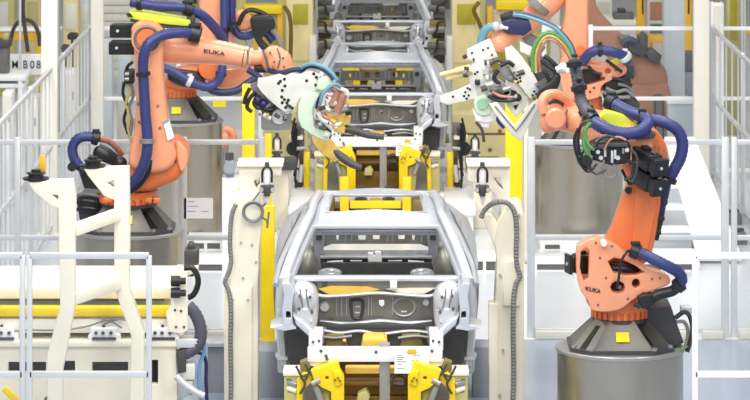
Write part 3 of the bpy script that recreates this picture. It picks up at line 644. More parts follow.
k = MB(); k.plate([(312, 135), (320, 136), (331, 140), (336, 147), (340, 155), (335, 160), (326, 157), (318, 150), (313, 143)], TY - .05, .06, [], .01, True); obj('lower_jaw', k, 'gold', G)
k = MB(); k.tube(wp([(334, 150, -.02), (343, 158, -.05), (352, 164, -.08), (361, 168, -.1)], TY), [.03, .045, .04, .03], 12); obj('electrode_arm', k, 'irondark', G)
k = MB(); k.tube(wp([(344, 129, -.05), (356, 131, -.08), (368, 135, -.1), (384, 137, -.12)], TY), [.035, .04, .035, .03], 12); obj('electrode_arm', k, 'irondark', G)
for pts, rr, mm in (([(298, 72, .05), (304, 66, 0), (313, 64, -.05), (324, 67, -.1), (332, 73, -.14), (337, 80, -.14)], .018, 'teal'), ([(300, 73, .06), (308, 67.5, 0), (318, 68, -.05), (327, 73, -.1), (333, 80, -.14)], .014, 'navy'),
                    ([(320, 104, -.12), (322, 96, -.14), (328, 88, -.14), (335, 84, -.14), (341, 87, -.12)], .016, 'teal'), ([(316, 108, -.1), (319, 98, -.13), (326, 91, -.13)], .013, 'navy'),
                    ([(268, 70, .1), (280, 73, .05), (292, 70, .03), (302, 69, .02)], .024, 'navy'), ([(248, 70, .1), (258, 76, .06), (262, 80, .06)], .03, 'navy')):
    k = MB(); k.tube(wp(pts, TY), rr, 10); obj('tool_cable', k, mm, G)
for pts in ([(256, 92), (250, 98), (247, 107), (252, 112)], [(262, 98), (254, 102), (258, 108), (266, 106)], [(250, 88), (246, 96), (244, 104)], [(266, 100), (260, 106), (270, 110), (276, 106)]):
    k = MB(); k.tube(wp(pts, TY + .08), .02, 8); obj('tool_cable', k, 'black', G)
k = MB(); k.ball(W(258, 100, TY + .1), .05); k.ball(W(264, 104, TY + .08), .045); obj('valve', k, 'navy', G)
import random
rnd = random.Random(3)
for i in range(34):
    x = (258 + rnd.random() * 36) if i < 14 else (313 + rnd.random() * 34)
    y = (94 + rnd.random() * 24) if i < 14 else (90 + rnd.random() * 46)
    w_ = 1.2 + rnd.random() * 3.5; h_ = 1.2 + rnd.random() * 3.2; dy_ = -.18 + rnd.random() * .12
    if i < 14: dy_ += .16
    k = MB()
    if i % 2: k.rect(x, y, x + w_, y + h_, TY + dy_, .1, .004)
    else: k.cyl(W(x, y, TY + dy_), W(x + w_ * 1.5, y + (h_ if i % 4 else -h_), TY + dy_ - .02), .012 + .012 * rnd.random(), n=10)
    obj('fitting' if i % 2 else 'air_cylinder', k, ('steel', 'copper', 'irondark', 'offwhite', 'gold', 'cablegrey', 'black')[i % 7], G)
# ================================================================ ROBOT, left rear
Y3 = 43.2
c = pedestal(178, 119, Y3, 0.53, 'steel drum pedestal behind the big left robot arm, yellow sticker above it')
RL = thing('industrial_robot', c, 'orange robot behind the big left robot, arm running up out of frame', 'robot')
robot_base(RL, c, .27, .45)
turntable(RL, c, c.z + .27, .17, .22)
k = MB(); k.plate([(164, 84), (172, 72), (186, 68), (200, 68), (206, 78), (200, 88), (180, 92)], Y3 - .25, .5, [], .05, True); obj('column_body', k, 'orange', RL)
k = MB(); k.plate([(202, -14), (230, -14), (232, 10), (234, 36), (230, 58), (216, 68), (202, 64), (197, 48), (199, 24)], Y3 - .3, .32, [], .05, True); obj('lower_arm', k, 'salmon', RL)
k = MB(); k.rev(W(209, 69, Y3 - .4), (0, 1, 0), [(0, .09), (.0, .12), (.05, .14), (.2, .14)], 28); obj('shoulder_cap', k, 'orange', RL)
k = MB(); k.tube(wp([(214, 76, .3), (226, 78, .2), (240, 76, .1), (252, 70, 0)], Y3), [.13, .13, .11, .08], 20); obj('balancer', k, 'salmon', RL)
k = MB(); k.plate([(166, 68), (196, 72), (206, 84), (202, 90), (180, 86), (168, 80)], Y3 - .42, .15, [], .02); obj('motor_block', k, 'black', RL)
hose(RL, 'hose', [(163, 67, -.5), (174, 72, -.52), (184, 78, -.54), (194, 83, -.54), (206, 87, -.52), (216, 83, -.5), (221, 74, -.5), (223, 62, -.48), (224, 40, -.46), (224.5, 18, -.44), (224, -8, -.42)], Y3, .052)
hose(RL, 'hose', [(206, 86, -.46), (214, 91, -.46), (226, 92.5, -.44), (238, 90, -.4), (248, 83, -.36), (258, 77, -.34)], Y3, .045, 'navy')
hose(RL, 'hose', [(232, -8, -.3), (231.5, 10, -.3), (233, 26, -.3), (239, 35, -.32), (248, 36, -.34), (257, 32, -.36), (266, 33, -.36), (273, 41, -.34)], Y3, .048)
for p2 in ([(221, 74), (222, 70)], [(224, 30), (224, 26)], [(233, 27), (235, 30)]):
    clamp_ring(RL, wp([(a[0], a[1], -.46) for a in p2], Y3), .052, .05)
clamp_ring(RL, wp([(190, 81, -.54), (194, 83, -.54)], Y3), .055, .06, 'alu')
k = MB(); k.plate([(251, 18), (262, 15), (272, 18), (275, 27), (268, 32), (262, 40), (268, 48), (262, 50), (256, 42), (252, 30)], Y3 - .5, .22, [], .02, True); obj('wrist_motor', k, 'black', RL)
k = MB(); k.tube(wp([(238, 25), (244, 13), (252, 10), (262, 13), (270, 18)], Y3 - .4), .03, 10); obj('wrist_cable', k, 'black', RL)
k = MB(); k.plate([(234, 14), (242, 10), (250, 16), (256, 26), (248, 31), (238, 30)], Y3 - .32, .2, [], .05, True); obj('wrist', k, 'salmon', RL)
k = MB(); k.tube(wp([(268, 26), (276, 34), (281, 46), (282, 56)], Y3 - .42), .03, 10); obj('wrist_cable', k, 'cablegrey', RL)
k = MB(); k.tube(wp([(223, 132), (228, 130), (233, 135), (232, 142)], Y3 + 1.2), .05, 12); k.ball(W(224.5, 140, Y3 + 1.2), .09, (.8, 1, 1.3)); bw = thing('orange_casting', (W(227, 140, Y3 + 1.2).x, Y3 + 1.2, 0), 'small pale orange casting on a post, right of the rear left drum', 'casting')
obj('casting', k, 'salmon', bw)  # pale orange lump of unknown kind, carried on a post
k = MB(); p = W(224.5, 146, Y3 + 1.2); k.cyl((p.x, p.y, 0), p, .05, n=16); k.cyl((p.x, p.y, 0), (p.x, p.y, .03), .14, n=20); obj('post', k, 'steel', bw)
P_ = thing('pump_unit', (W(230, 220, 41.0).x, 41.0, 0), 'small grey pump on a white plinth behind the left cream stand', 'pump')
k = MB(); k.rect(222, 178, 240, 263.6, 41.0, .3, .01); obj('plinth', k, 'white', P_)
k = MB(); k.rect(225, 160, 234, 178, 41.05, .2, .02); k.rev(W(229.5, 168, 40.95), (0, 1, 0), [(0, .04), (0, .07), (.12, .07)], 20); obj('pump_body', k, 'greybox', P_)
k = MB(); k.cyl(W(229.5, 160, 41.1), W(229.5, 153, 41.1), .05, n=14); obj('pump_motor', k, 'irondark', P_)
# ================================================================ ROBOT, right rear
Y4 = 43.4
c = pedestal(579, 141, Y4, 0.53, 'tall steel drum pedestal behind glass, left of right front robot')
RR = thing('industrial_robot', c, 'orange robot at right rear with upright arm above the clear fence', 'robot')
robot_base(RR, c, .34, .43)
turntable(RR, c, c.z + .36, .17, .28)
k = MB()
k.plate([(560, 62), (568, 54), (582, 60), (592, 65), (608, 65), (623, 64), (627, 69), (624, 75), (612, 80), (602, 86), (599, 97), (584, 100), (568, 98), (561, 84)], Y4 - .36, .18,
        [[(577, 74), (584, 68.5), (592, 69.5), (599, 74), (605, 79.5), (597, 82.5), (588, 85), (580, 83)], [(608 + 3 * math.cos(t * .6283), 71 + 3 * math.sin(t * .6283)) for t in range(10)]], .012, True)
obj('front_cheek', k, 'salmon', RR)
k = MB(); k.plate([(562, 60), (580, 58), (622, 68), (598, 96), (566, 97)], Y4 - .05, .3, [], .03); obj('column_body', k, 'orange', RR)
k = MB(); k.plate([(580, 69), (600, 70), (600, 82), (580, 82)], Y4 - .16, .08); obj('inner_casting', k, 'char', RR)
k = MB(); k.plate([(568, -16), (586.5, -16), (588, 10), (588.5, 34), (588, 52), (582, 64), (568, 64), (560.5, 52), (561.5, 34), (565, 14)], Y4 - .3, .34, [], .04, True); obj('lower_arm', k, 'salmon', RR)
k = MB(); k.rev(W(581, 51, Y4 - .36), (0, 1, 0), [(0, .035), (.0, .06), (.08, .065)], 20); obj('shoulder_boss', k, 'orange', RR)
for x, y in ((570, 70), (572, 88), (590, 92), (616, 70), (604, 78), (594, 88)):
    k = MB(); p = W(x, y, Y4 - .366); k.cyl(p, p + Vector((0, .02, 0)), .016, n=10); obj('bolt', k, 'irondark', RR)
for pts in ([(588, 66), (594, 72), (602, 74)], [(606, 60), (614, 66), (622, 72)], [(612, 78), (622, 80), (632, 86)]):
    k = MB(); k.tube(wp(pts, Y4 - .42), .02, 8); obj('column_cable', k, 'black', RR)
hose(RR, 'hose', [(582, 64, -.45), (587, 56, -.48), (594, 51, -.5), (604, 50, -.5), (615, 52.5, -.5), (624, 56, -.46), (627, 62, -.42)], Y4, .06)
clamp_ring(RR, wp([(600, 50, -.5), (604, 50, -.5)], Y4), .062, .05)
clamp_ring(RR, wp([(625, 57, -.46), (627, 60, -.44)], Y4), .064, .06, 'alu')
k = MB(); k.plate([(603, 82), (612, 79), (630, 74), (632, 90), (628, 98), (606, 98)], Y4 - .3, .5, [], .03); obj('motor_block', k, 'black', RR)
k = MB(); k.plate([(625, 62), (634, 66), (634, 80), (626, 76)], Y4 - .1, .2, [], .02); obj('gear_motor', k, 'char', RR)
k = MB(); k.plate([(610, 62), (619, 58), (622, 62), (614, 66)], Y4 - .3, .1); obj('hose_tray', k, 'lime', RR)
k = MB(); k.plate([(604, 96), (630, 92), (640, 104), (638, 120), (610, 122)], Y4 - .05, .4, [], .02); obj('connection_box', k, 'irondark', RR)
for pts in ([(606, 88), (616, 92), (626, 90), (634, 96)], [(604, 92), (614, 97), (630, 97)], [(618, 84), (628, 86), (634, 92)]):
    k = MB(); k.tube(wp(pts, Y4 - .38), .022, 8); obj('supply_cable', k, 'cablegrey', RR)
# its forearm and wrist reaching left
k = MB(); k.tube(wp([(556, -12, -.1), (546, 2, -.2), (534, 16, -.3), (520, 28, -.4), (512, 34, -.44)], Y4), [.2, .18, .15, .12, .1], 22); obj('forearm', k, 'salmon', RR)
k = MB(); k.rev(W(540, 3, Y4 - .45), W(535, 10, Y4) - W(541, 3, Y4), [(0, .12), (.0, .16), (.08, .16), (.08, .13)], 24); obj('forearm_ring', k, 'cablegrey', RR)
k = MB(); k.tube(wp([(516, 30, -.42), (506, 36, -.46), (498, 44, -.5), (496, 50, -.5)], Y4), [.1, .13, .14, .09], 20); obj('wrist', k, 'salmon', RR)
k = MB(); k.plate([(503, 22), (512, 19), (530, 22), (532, 30), (524, 36), (508, 34), (502, 30)], Y4 - .65, .2, [], .02); obj('wrist_motor', k, 'navy', RR)
k = MB(); k.plate([(500, 16), (512, 12), (528, 17), (530, 22), (512, 20), (502, 23)], Y4 - .5, .2, [], .02); obj('motor_block', k, 'black', RR)
k = MB(); k.ball(W(496, 26, Y4 - .62), .055); k.tube(wp([(496, 26), (502, 27), (508, 28)], Y4 - .62), .035, 12); obj('connector', k, 'alu', RR)
k = MB(); k.tube(wp([(494, 26, -.6), (486, 29, -.6), (482, 37, -.58), (481, 47, -.56), (483, 56, -.54)], Y4), .05, 14, 8, .03); obj('hose', k, 'teal', RR)
k = MB(); k.plate([(520, 36), (528, 32), (540, 40), (546, 48), (540, 56), (530, 50)], Y4 - .35, .2, [], .03); obj('gear_motor', k, 'cablegrey', RR)
# ================================================================ tool of the right robot
T = thing('gripping_tool', W(500, 110, Y1 + 1.0), 'pale jointed gripping tool with green disc reaching the middle car body', 'tool')
UY = 33.5
def tp(pts, dY=0.0, d=.06, m='offwhite', name='tool_plate', bev=.008, sm=False, holes=()):
    k = MB(); k.plate(pts, UY + dY, d, holes, bev, sm); return obj(name, k, m, T)
a_ = tp([(467, 50), (479, 44), (490, 39), (494, 47), (498, 57), (488, 60), (476, 63), (467, 60)], .05, .1)
dots(0, 0, [(472, 53), (483, 50), (488, 48), (492, 55)], UY + .05, .011, parent=a_)
b_ = tp([(472, 64), (489, 61), (492, 73), (500, 84), (496, 92), (488, 95), (478, 98), (465, 101.5), (448, 105), (440, 102), (440, 96), (458, 90), (470, 84), (468, 74)], 0, .07)
dots(440, 20, [(x / 3.075, y / 3.075) for x, y in ((85, 210), (78, 222), (92, 214), (74, 234), (88, 232), (108, 166), (115, 160), (82, 242), (40, 236))], UY, .012, parent=b_)
c_ = tp([(505, 49), (512, 46), (522, 57), (530, 68), (538, 82), (538, 94), (530, 99), (522, 88), (512, 72), (506, 60)], -.06, .09)
dots(440, 20, [(x / 3.075, y / 3.075) for x, y in ((238, 170), (246, 178), (236, 182), (248, 188), (240, 192), (290, 220), (285, 232), (296, 228), (228, 162), (290, 242))], UY - .06, .012, parent=c_)
tp([(489, 104), (497, 102), (506, 114), (515, 126), (522, 116), (531, 104), (538, 99), (538, 108), (531, 122), (521, 141), (513, 136), (500, 121)], -.1, .08)
k = MB(); k.tube(wp([(495, 106), (505, 118), (516, 131), (525, 119), (535, 104)], UY - .105), .008, 6, 0); obj('edge_seam', k, 'cablegrey', T)
tp([(506, 80), (518, 84), (529, 98), (527, 106), (516, 118), (507, 106), (503, 92)], .02, .1, 'offwhite', 'tool_frame', .008, holes=[[(511, 90), (516, 91), (520, 98), (515, 102), (510, 97)], [(513, 106), (519, 104), (516, 111)]])
tp([(508, 84), (520, 88), (526, 98), (516, 114), (506, 102)], .2, .06, 'irondark', 'inner_plate')
import random
rnd = random.Random(5)
for i in range(30):
    x = 462 + rnd.random() * 66; y = 62 + (x - 462) * .35 + (rnd.random() - .35) * 34; w_ = 1.5 + rnd.random() * 4; h_ = 1.5 + rnd.random() * 3.5; dy_ = -.12 + rnd.random() * .1
    k = MB()
    if i % 3: k.rect(x, y, x + w_, y + h_, UY + dy_, .14, .004)
    else: k.cyl(W(x, y, UY + dy_), W(x + w_ * 1.6, y - h_ * .5, UY + dy_), .016 + .012 * rnd.random(), n=10)
    obj('fitting' if i % 3 else 'air_cylinder', k, ('steel', 'irondark', 'offwhite', 'black', 'cablegrey')[i % 5], T)
for pts in ([(498, 62), (506, 64), (516, 78), (512, 84), (500, 76)], [(494, 76), (506, 82), (512, 94), (504, 98), (494, 88)]):
    tp(pts, .02, .12, 'steel', 'slide_unit', .015)
for pts in ([(440, 75, 0), (456, 71, 0), (471, 67, 0)], [(446, 79, .02), (460, 75, .02), (473, 72, .02)]):
    k = MB(); a, b2, c2 = wp(pts, UY); k.cyl(a, b2, .022, n=12); k.cyl(b2, c2, .03, n=12); obj('locating_pin', k, 'beige', T)
g_ = tp([(476, 97), (489, 95), (492, 100), (491, 111), (486, 116), (477, 113), (474, 104)], -.03, .05, 'palegreen', 'round_bracket', .01, True)
k = MB(); k.rev(W(482.5, 104, UY - .05), (0, 1, 0), [(0, .035), (.0, .05), (.03, .052)], 24); obj('green_disc', k, mat('disc_green', (150, 190, 160), .4), g_)
tp([(472, 108), (480, 116), (490, 114), (498, 112), (499, 119), (488, 123), (476, 121)], 0, .08, 'white', 'clamp_block')
tp([(480, 120), (490, 121), (489, 128), (481, 127)], .02, .06, 'white', 'clamp_block')
tp([(490, 90), (500, 92), (508, 98), (506, 103), (494, 98)], -.05, .06, 'irondark', 'link_bar')
for pts, rr, mm in (([(492, 92), (500, 96), (508, 97), (518, 98)], .016, 'copper'), ([(488, 96), (496, 100), (506, 101), (516, 100)], .014, 'black'), ([(500, 66), (508, 62), (514, 66)], .02, 'black'), ([(490, 64), (497, 60), (503, 62)], .018, 'char'),
                    ([(496, 104), (500, 112), (498, 120), (504, 128)], .018, 'navy'), ([(498, 70), (494, 78), (500, 84)], .02, 'black'), ([(476, 122), (482, 130), (484, 142)], .014, 'char')):
    k = MB(); k.tube(wp(pts, UY - .08), rr, 8); obj('tool_cable', k, mm, T)
k = MB(); p = W(518, 98, UY - .12); k.rev(p, (0, 1, 0), [(0, .02), (0, .035), (.06, .035)], 16); obj('cable_plug', k, 'black', T)
tp([(537, 98), (541, 88), (550, 82), (557, 74), (561, 78), (557, 90), (549, 97), (543, 103)], -.6, .1, 'black', 'swivel_bracket', .015, True)
tp([(536, 86), (552, 78), (556, 84), (544, 95)], -.3, .3, 'char', 'tool_changer', .02)
tp([(520, 42), (532, 48), (530, 56), (520, 52)], .1, .12, 'offwhite', 'valve_block', .01)
for pts in ([(540, 60), (548, 66), (556, 72), (552, 80)], [(544, 56), (552, 62), (560, 70)], [(538, 68), (546, 74), (550, 84)]):
    k = MB(); k.tube(wp(pts, UY - .5), .022, 8); obj('tool_cable', k, 'black', T)
k = MB(); k.ball(W(563, 68, UY - .6), .05); k.tube(wp([(556, 70), (563, 68), (568, 72)], UY - .62), .03, 10); obj('connector', k, 'alu', T)
tp([(528, 62), (540, 58), (556, 66), (560, 82), (548, 88), (536, 80)], .1, .4, 'char', 'tool_motor', .03)
# ================================================================ brownish robot behind the glass
Y5 = 50.5
BR = thing('industrial_robot', (W(645, 98, Y5).x, Y5, 0), 'orange robot dulled brownish by glass left of the pale blue column', 'robot')
k = MB(); k.plate([(584, -22), (592, -14), (598, 8), (612, 25), (630, 42), (645, 54), (662, 64), (668, 78), (664, 94), (640, 98), (628, 88), (618, 70), (602, 52), (588, 36), (580, 10)], Y5, .4, [], .06, True); obj('lower_arm', k, 'dullorange', BR)
k = MB(); k.plate([(628, 84), (668, 84), (676, 110), (674, 128), (622, 128), (622, 104)], Y5 - .05, .6, [], .06); obj('column_body', k, 'dullorange', BR)
k = MB(); a = W(648, 128, Y5); k.rev((a.x, Y5 + .2, 0), (0, 0, 1), [(0, .5), (a.z + .05, .5)], 40); obj('foot_drum', k, 'steel', BR)
for pts, mm in (([(624, 44), (634, 38), (644, 46), (642, 56), (632, 54)], 'irondark'), ([(638, 36), (644, 32), (648, 36), (648, 54), (640, 58)], 'irondark'), ([(645, 52), (652, 48), (662, 56), (660, 64), (650, 62)], 'irondark'), ([(618, 36), (630, 36), (636, 42), (626, 47)], 'mudgrey'), ([(620, 52), (632, 60), (636, 74), (628, 72)], 'mudgrey')):
    k = MB(); k.plate(pts, Y5 - .2, .25, [], .03); obj('motor', k, mm, BR)
k = MB(); k.tube(wp([(622, 46), (628, 40), (636, 42)], Y5 - .3), .05, 10); obj('hose', k, 'navy', BR)
# ================================================================ CAR BODIES
YC = 31.03; CXP = 376.0
def mir(p): return [(2 * CXP - a[0],) + tuple(a[1:]) for a in p]
CC = (CXP - VX) * YC / FOC             # lateral centre of the body
def car_body():
    B = thing('car_body', (CC, YC + 1.2, 0.5), 'bare silver car body nearest the camera, white sheet on its front beam', 'car body', 'bare car bodies along the line')
    V = lambda x, y, z: Vector((CC + x, YC + y, z))
    # roof skin with the sunroof opening
    xs = [-1, -.86, -.76, -.4, 0, .4, .76, .86, 1]; ys = [.86, .93, 1.05, 1.27, 1.6, 1.9, 2.2, 2.45, 2.62]
    def rz(t, y): return 1.80 + .10 * math.sin(min(1, (y - .8) / 1.0) * math.pi / 2) - .035 * max(0, y - 1.9) - .055 * t * t
    def hw(y): return .60 - .045 * (y - .86)
    rows = [[V(t * hw(y), y, rz(t, y)) for t in xs] for y in ys]
    k = MB(); k.grid(rows, .018, skip={(i, j) for i in (3, 4, 5) for j in (2, 3, 4, 5)}); rf = obj('roof_panel', k, 'zincbright', B)
    k = MB()
    loop = [(-.76, 1.27), (.76, 1.27), (.76, 2.2), (-.76, 2.2)]
    for (t0, y0), (t1, y1) in zip(loop, loop[1:] + loop[:1]):
        k.beam(V(t0 * hw(y0), y0, rz(t0, y0) + .004), V(t1 * hw(y1), y1, rz(t1, y1) + .004), .03, .02, .004)
    obj('sunroof_frame', k, 'zinc', rf)
    k = MB()
    for y, z, h, d in ((.84, 1.775, .035, .05), (.90, 1.735, .025, .06), (.98, 1.70, .03, .08)):
        k.box(V(0, y, z), (1.16, d, h), .006)
    obj('windscreen_header', k, 'zincbright', B)
    k = MB()
    for i in range(11): k.box(V(-.5 + .1 * i, .875, 1.755), (.02 + .02 * (i % 3), .02, .012))
    obj('header_slots', k, 'zincdark', B)
    k = MB(); k.box(V(0, 2.6, 1.838), (1.06, .06, .025), .006); obj('rear_header', k, 'zinc', B)
    for s in (-1, 1):
        # pillar and roof rail, swept section
        path = [V(s * .80, -.06, 1.44), V(s * .765, .1, 1.53), V(s * .70, .42, 1.68), V(s * .63, .78, 1.80), V(s * .585, 1.1, 1.86), V(s * .56, 1.7, 1.885), V(s * .53, 2.4, 1.855), V(s * .60, 3.0, 1.68), V(s * .70, 3.55, 1.45)]
        k = MB(); k.tube(path, [.045, .046, .044, .042, .04, .04, .042, .05, .07], 10, 5, flat=.8); obj('pillar_rail', k, 'zincbright', B)
        path = [V(s * .745, -.04, 1.42), V(s * .70, .15, 1.52), V(s * .62, .5, 1.67), V(s * .56, .85, 1.77)]
        k = MB(); k.tube(path, .032, 8, 5); obj('pillar_inner_flange', k, 'zinc', B)
        path = [V(s * .865, -.02, 1.40), V(s * .83, .18, 1.54), V(s * .745, .52, 1.71), V(s * .665, .9, 1.82), V(s * .635, 1.4, 1.855)]
        k = MB(); k.tube(path, .028, 8, 5); obj('door_seal_flange', k, 'zinc', B)
        # body side: hinge pillar, quarter panel
        rows = []
        for z, o in ((.72, -.02), (.95, .0), (1.2, .01), (1.38, 0), (1.45, -.02)):
            rows.append([V(s * (.79 + o), -.08, z), V(s * (.805 + o), .05, z), V(s * (.815 + o), .2, z)])
        k = MB(); k.grid(rows, .05); obj('hinge_pillar', k, 'zincbright', B)
        rows = []
        for z, o in ((.72, -.05), (.95, -.01), (1.2, .01), (1.36, -.01), (1.47, -.05), (1.54, -.14)):
            rows.append([V(s * (x + o), y, z) for y, x in ((1.75, .89), (2.1, .92), (2.5, .94), (3.0, .94), (3.5, .92), (4.0, .84), (4.25, .72))])
        k = MB(); k.grid(rows, .03); obj('quarter_panel', k, 'zincbright', B)
        k = MB(); k.beam(V(s * .79, -.05, .72), V(s * .83, 2.2, .72), .12, .16, .03); obj('sill', k, 'zinc', B)
        k = MB(); k.tube([V(s * .85, 1.25, .75), V(s * .88, 1.25, 1.2), V(s * .80, 1.32, 1.5), V(s * .64, 1.4, 1.82)], .07, 10, 5, flat=.6); obj('centre_pillar', k, 'zincmid', B)
        # inside: rear wheelhouse and shelf pillar
        k = MB(); k.ball(V(s * .66, 2.55, 1.12), .33, (.62, 1.1, 1.0)); obj('wheelhouse', k, 'zincmid', B)
        kk = MB(); kk.plate([(a[0], a[1]) for a in (mir([(313, 229), (325, 229), (322, 276), (315, 276)]) if s > 0 else [(313, 229), (325, 229), (322, 276), (315, 276)])], YC + 2.3, .06, [], .006); obj('inner_pillar', kk, 'zinc', B)
        kk = MB(); pl = [(316, 234), (322, 234), (322, 240), (316, 240)]; kk.plate(mir(pl) if s > 0 else pl, YC + 2.28, .02); obj('belt_anchor', kk, 'zincdark', B)
    # parcel shelf with openings
    oval = lambda x0, y0, x1, y1: [(x0 + 1.2, y0), (x1 - 1.2, y0), (x1, y0 + 1.5), (x1 - .6, y1), (x0 + .6, y1), (x0, y0 + 1.5)]
    k = MB(); k.plate([(306, 230), (446, 230), (444, 245), (428, 247), (420, 244), (332, 244), (324, 247), (308, 245)], YC + 2.75, .04, [oval(358, 232.5, 366, 240), oval(372.5, 232.5, 380, 239.5), oval(398, 232.5, 405, 239.5), (oval(336, 234, 339, 240)), (oval(412, 234, 415, 240))], .004); ps = obj('parcel_shelf', k, 'zincmid', B)
    for x in (345, 351, 387, 392, 421, 427):
        k = MB(); k.rect(x, 232, x + 1.2, 242, YC + 2.74, .03, .002); obj('stiffener', k, 'zinc', ps)
    k = MB(); k.box(V(0, 3.0, 1.50), (1.3, .5, .015)); obj('shelf_top', k, 'zincbright', B)
    k = MB(); k.box(V(0, 3.3, .96), (1.5, 1.8, .03), .004); obj('boot_floor', k, 'white', B)
    k = MB(); k.grid([[V(-.62, 2.35, 1.12), V(.62, 2.35, 1.12)], [V(-.62, 3.1, 1.22), V(.62, 3.1, 1.22)]], .02); obj('rear_seat_pan', k, 'white', B)
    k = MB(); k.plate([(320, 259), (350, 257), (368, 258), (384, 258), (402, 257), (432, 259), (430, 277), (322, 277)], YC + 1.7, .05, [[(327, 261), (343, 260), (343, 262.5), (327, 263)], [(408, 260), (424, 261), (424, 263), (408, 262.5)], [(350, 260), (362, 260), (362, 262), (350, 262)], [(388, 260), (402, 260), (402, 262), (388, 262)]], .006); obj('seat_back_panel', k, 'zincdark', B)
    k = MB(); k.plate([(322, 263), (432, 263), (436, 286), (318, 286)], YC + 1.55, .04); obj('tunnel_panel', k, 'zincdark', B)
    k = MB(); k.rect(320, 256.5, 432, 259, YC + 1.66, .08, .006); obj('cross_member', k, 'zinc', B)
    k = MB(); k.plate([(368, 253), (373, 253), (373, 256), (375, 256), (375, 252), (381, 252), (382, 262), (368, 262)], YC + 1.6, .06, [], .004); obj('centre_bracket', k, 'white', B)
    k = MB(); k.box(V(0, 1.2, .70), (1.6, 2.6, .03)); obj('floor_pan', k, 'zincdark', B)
    for x in (340, 412): 
        k = MB(); k.ball(W(x - 10 if x < 376 else x + 10, 273, YC + 1.2), .09, (1.2, 1, .5)); obj('seat_mount', k, 'zincbright', B)
    # cowl and plenum
    k = MB(); k.rect(288, 277.3, 465, 281.6, YC - .03, .14, .01); obj('cowl_bar', k, 'zincbright', B)
    k = MB(); k.plate([(289, 281), (464, 281), (463, 289), (452, 291), (437, 289), (420, 295), (400, 293), (376, 292), (350, 294), (330, 295), (318, 289), (300, 290), (290, 288)], YC + .02, .04, [], .005); obj('plenum', k, 'zincmid', B)
    k = MB(); k.plate([(318, 289), (330, 286), (368, 286.5), (380, 290), (350, 294.5), (330, 295)], YC - .01, .03, [], .004); obj('plenum_trough', k, 'ochre', B)
    k = MB(); k.plate([(386, 289), (412, 288), (436, 288), (424, 294), (402, 294)], YC - .01, .03, [], .004); obj('plenum_trough', k, 'cream', B)
    k = MB(); k.rect(390, 281.5, 397, 289, YC - .06, .04, .006); obj('wiper_mount', k, 'white', B)
    k = MB(); k.tube(wp([(300, 288), (314, 292), (322, 296), (345, 295.5), (376, 293), (405, 295), (430, 296), (438, 291), (452, 289)], YC - .02), .016, 8); obj('plenum_edge', k, 'zinc', B)
    for x in (312, 322, 440): 
        k = MB(); k.rect(x, 283, x + 5, 286.5, YC - .005, .03, .004); obj('drain_slot', k, 'zincdark', B)
    # firewall with beads and holes
    k = MB(); k.plate([(292, 288), (462, 288), (462, 330), (292, 330)], YC + .12, .03, [[(379, 300), (384, 300), (384.5, 305), (382, 307), (379, 305)], [(329, 318), (333, 318), (333, 322), (329, 322)]], .004); fw = obj('firewall', k, 'zincmid', B)
    k = MB(); k.tube(catmull(wp([(351, 302), (353, 300), (361, 300), (363, 303), (362.5, 312), (360, 318), (355, 318.5), (352, 315)], YC + .115), 5, True) + wp([(351, 302)], YC + .115), .014, 8, 0); obj('oval_bead', k, 'zincdark', fw)
    for y in (306, 312): 
        k = MB(); k.rect(355, y, 360, y + 1.6, YC + .11, .02, .003); obj('bead_slot', k, 'zincbright', fw)
    k = MB(); k.tube(wp([(404 + 11 * math.cos(t * .2618), 307 + 9 * math.sin(t * .2618)) for t in range(25)], YC + .115), .011, 8, 0); obj('round_bead', k, 'zinc', fw)
    k = MB(); k.rect(401, 311, 407, 312.4, YC + .11, .02); obj('bead_slot', k, 'white', fw)
    for x, y, r in ((324.5, 307, .045), (426, 303, .032)):
        k = MB(); k.rev(W(x, y, YC + .08), (0, 1, 0), [(0, r * .8), (.01, r), (.04, r)], 22); obj('grommet', k, 'zincbright', fw)
    for x in (336, 341, 346, 368, 371, 392): 
        k = MB(); k.rect(x, 297, x + 1.1, 316, YC + .105, .03, .002); obj('rib', k, 'zinc', fw)
    k = MB(); k.tube(wp([(320, 322), (350, 324), (380, 321), (405, 323), (432, 322)], YC + .06), .022, 8); obj('bead_edge', k, 'zinc', fw)
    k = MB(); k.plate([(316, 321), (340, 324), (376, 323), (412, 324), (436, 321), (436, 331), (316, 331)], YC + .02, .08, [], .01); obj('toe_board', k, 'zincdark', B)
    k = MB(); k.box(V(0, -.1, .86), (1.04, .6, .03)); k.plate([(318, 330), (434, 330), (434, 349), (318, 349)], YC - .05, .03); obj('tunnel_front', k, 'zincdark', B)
    for i, (pts, m_) in enumerate(((wp([(322, 330), (340, 333), (360, 331), (380, 334), (410, 331), (432, 333)], YC - .1), 'zinc'), (wp([(320, 336), (334, 338), (352, 336)], YC - .14), 'zincmid'), (wp([(398, 338), (416, 336), (432, 338)], YC - .14), 'zincmid'))):
        k = MB(); k.tube(pts, .014, 8); obj('floor_bead', k, m_, B)
    for x in (300, 306, 446, 452):
        k = MB(); k.tube(wp([(x, 289), (x + (1 if x < 376 else -1), 298), (x + (3 if x < 376 else -3), 308)], YC - .42), .008, 6); obj('tower_bead', k, 'zincmid', B)
    for x in (332, 408):
        k = MB(); k.plate([(x - 6, 334), (x + 12, 333), (x + 16, 346), (x - 8, 348)], YC - .12, .05, [], .015); obj('subframe_bracket', k, 'mudolive', B)
    k = MB(); k.ball(W(344.5, 341, YC - .15), .02); obj('locating_ball', k, 'gold', B)
    k = MB(); k.plate([(361, 349), (363, 340), (368, 338), (384, 338), (387, 341), (388, 349)], YC - .4, .3, [], .02); obj('transit_block', k, 'ochre', B)
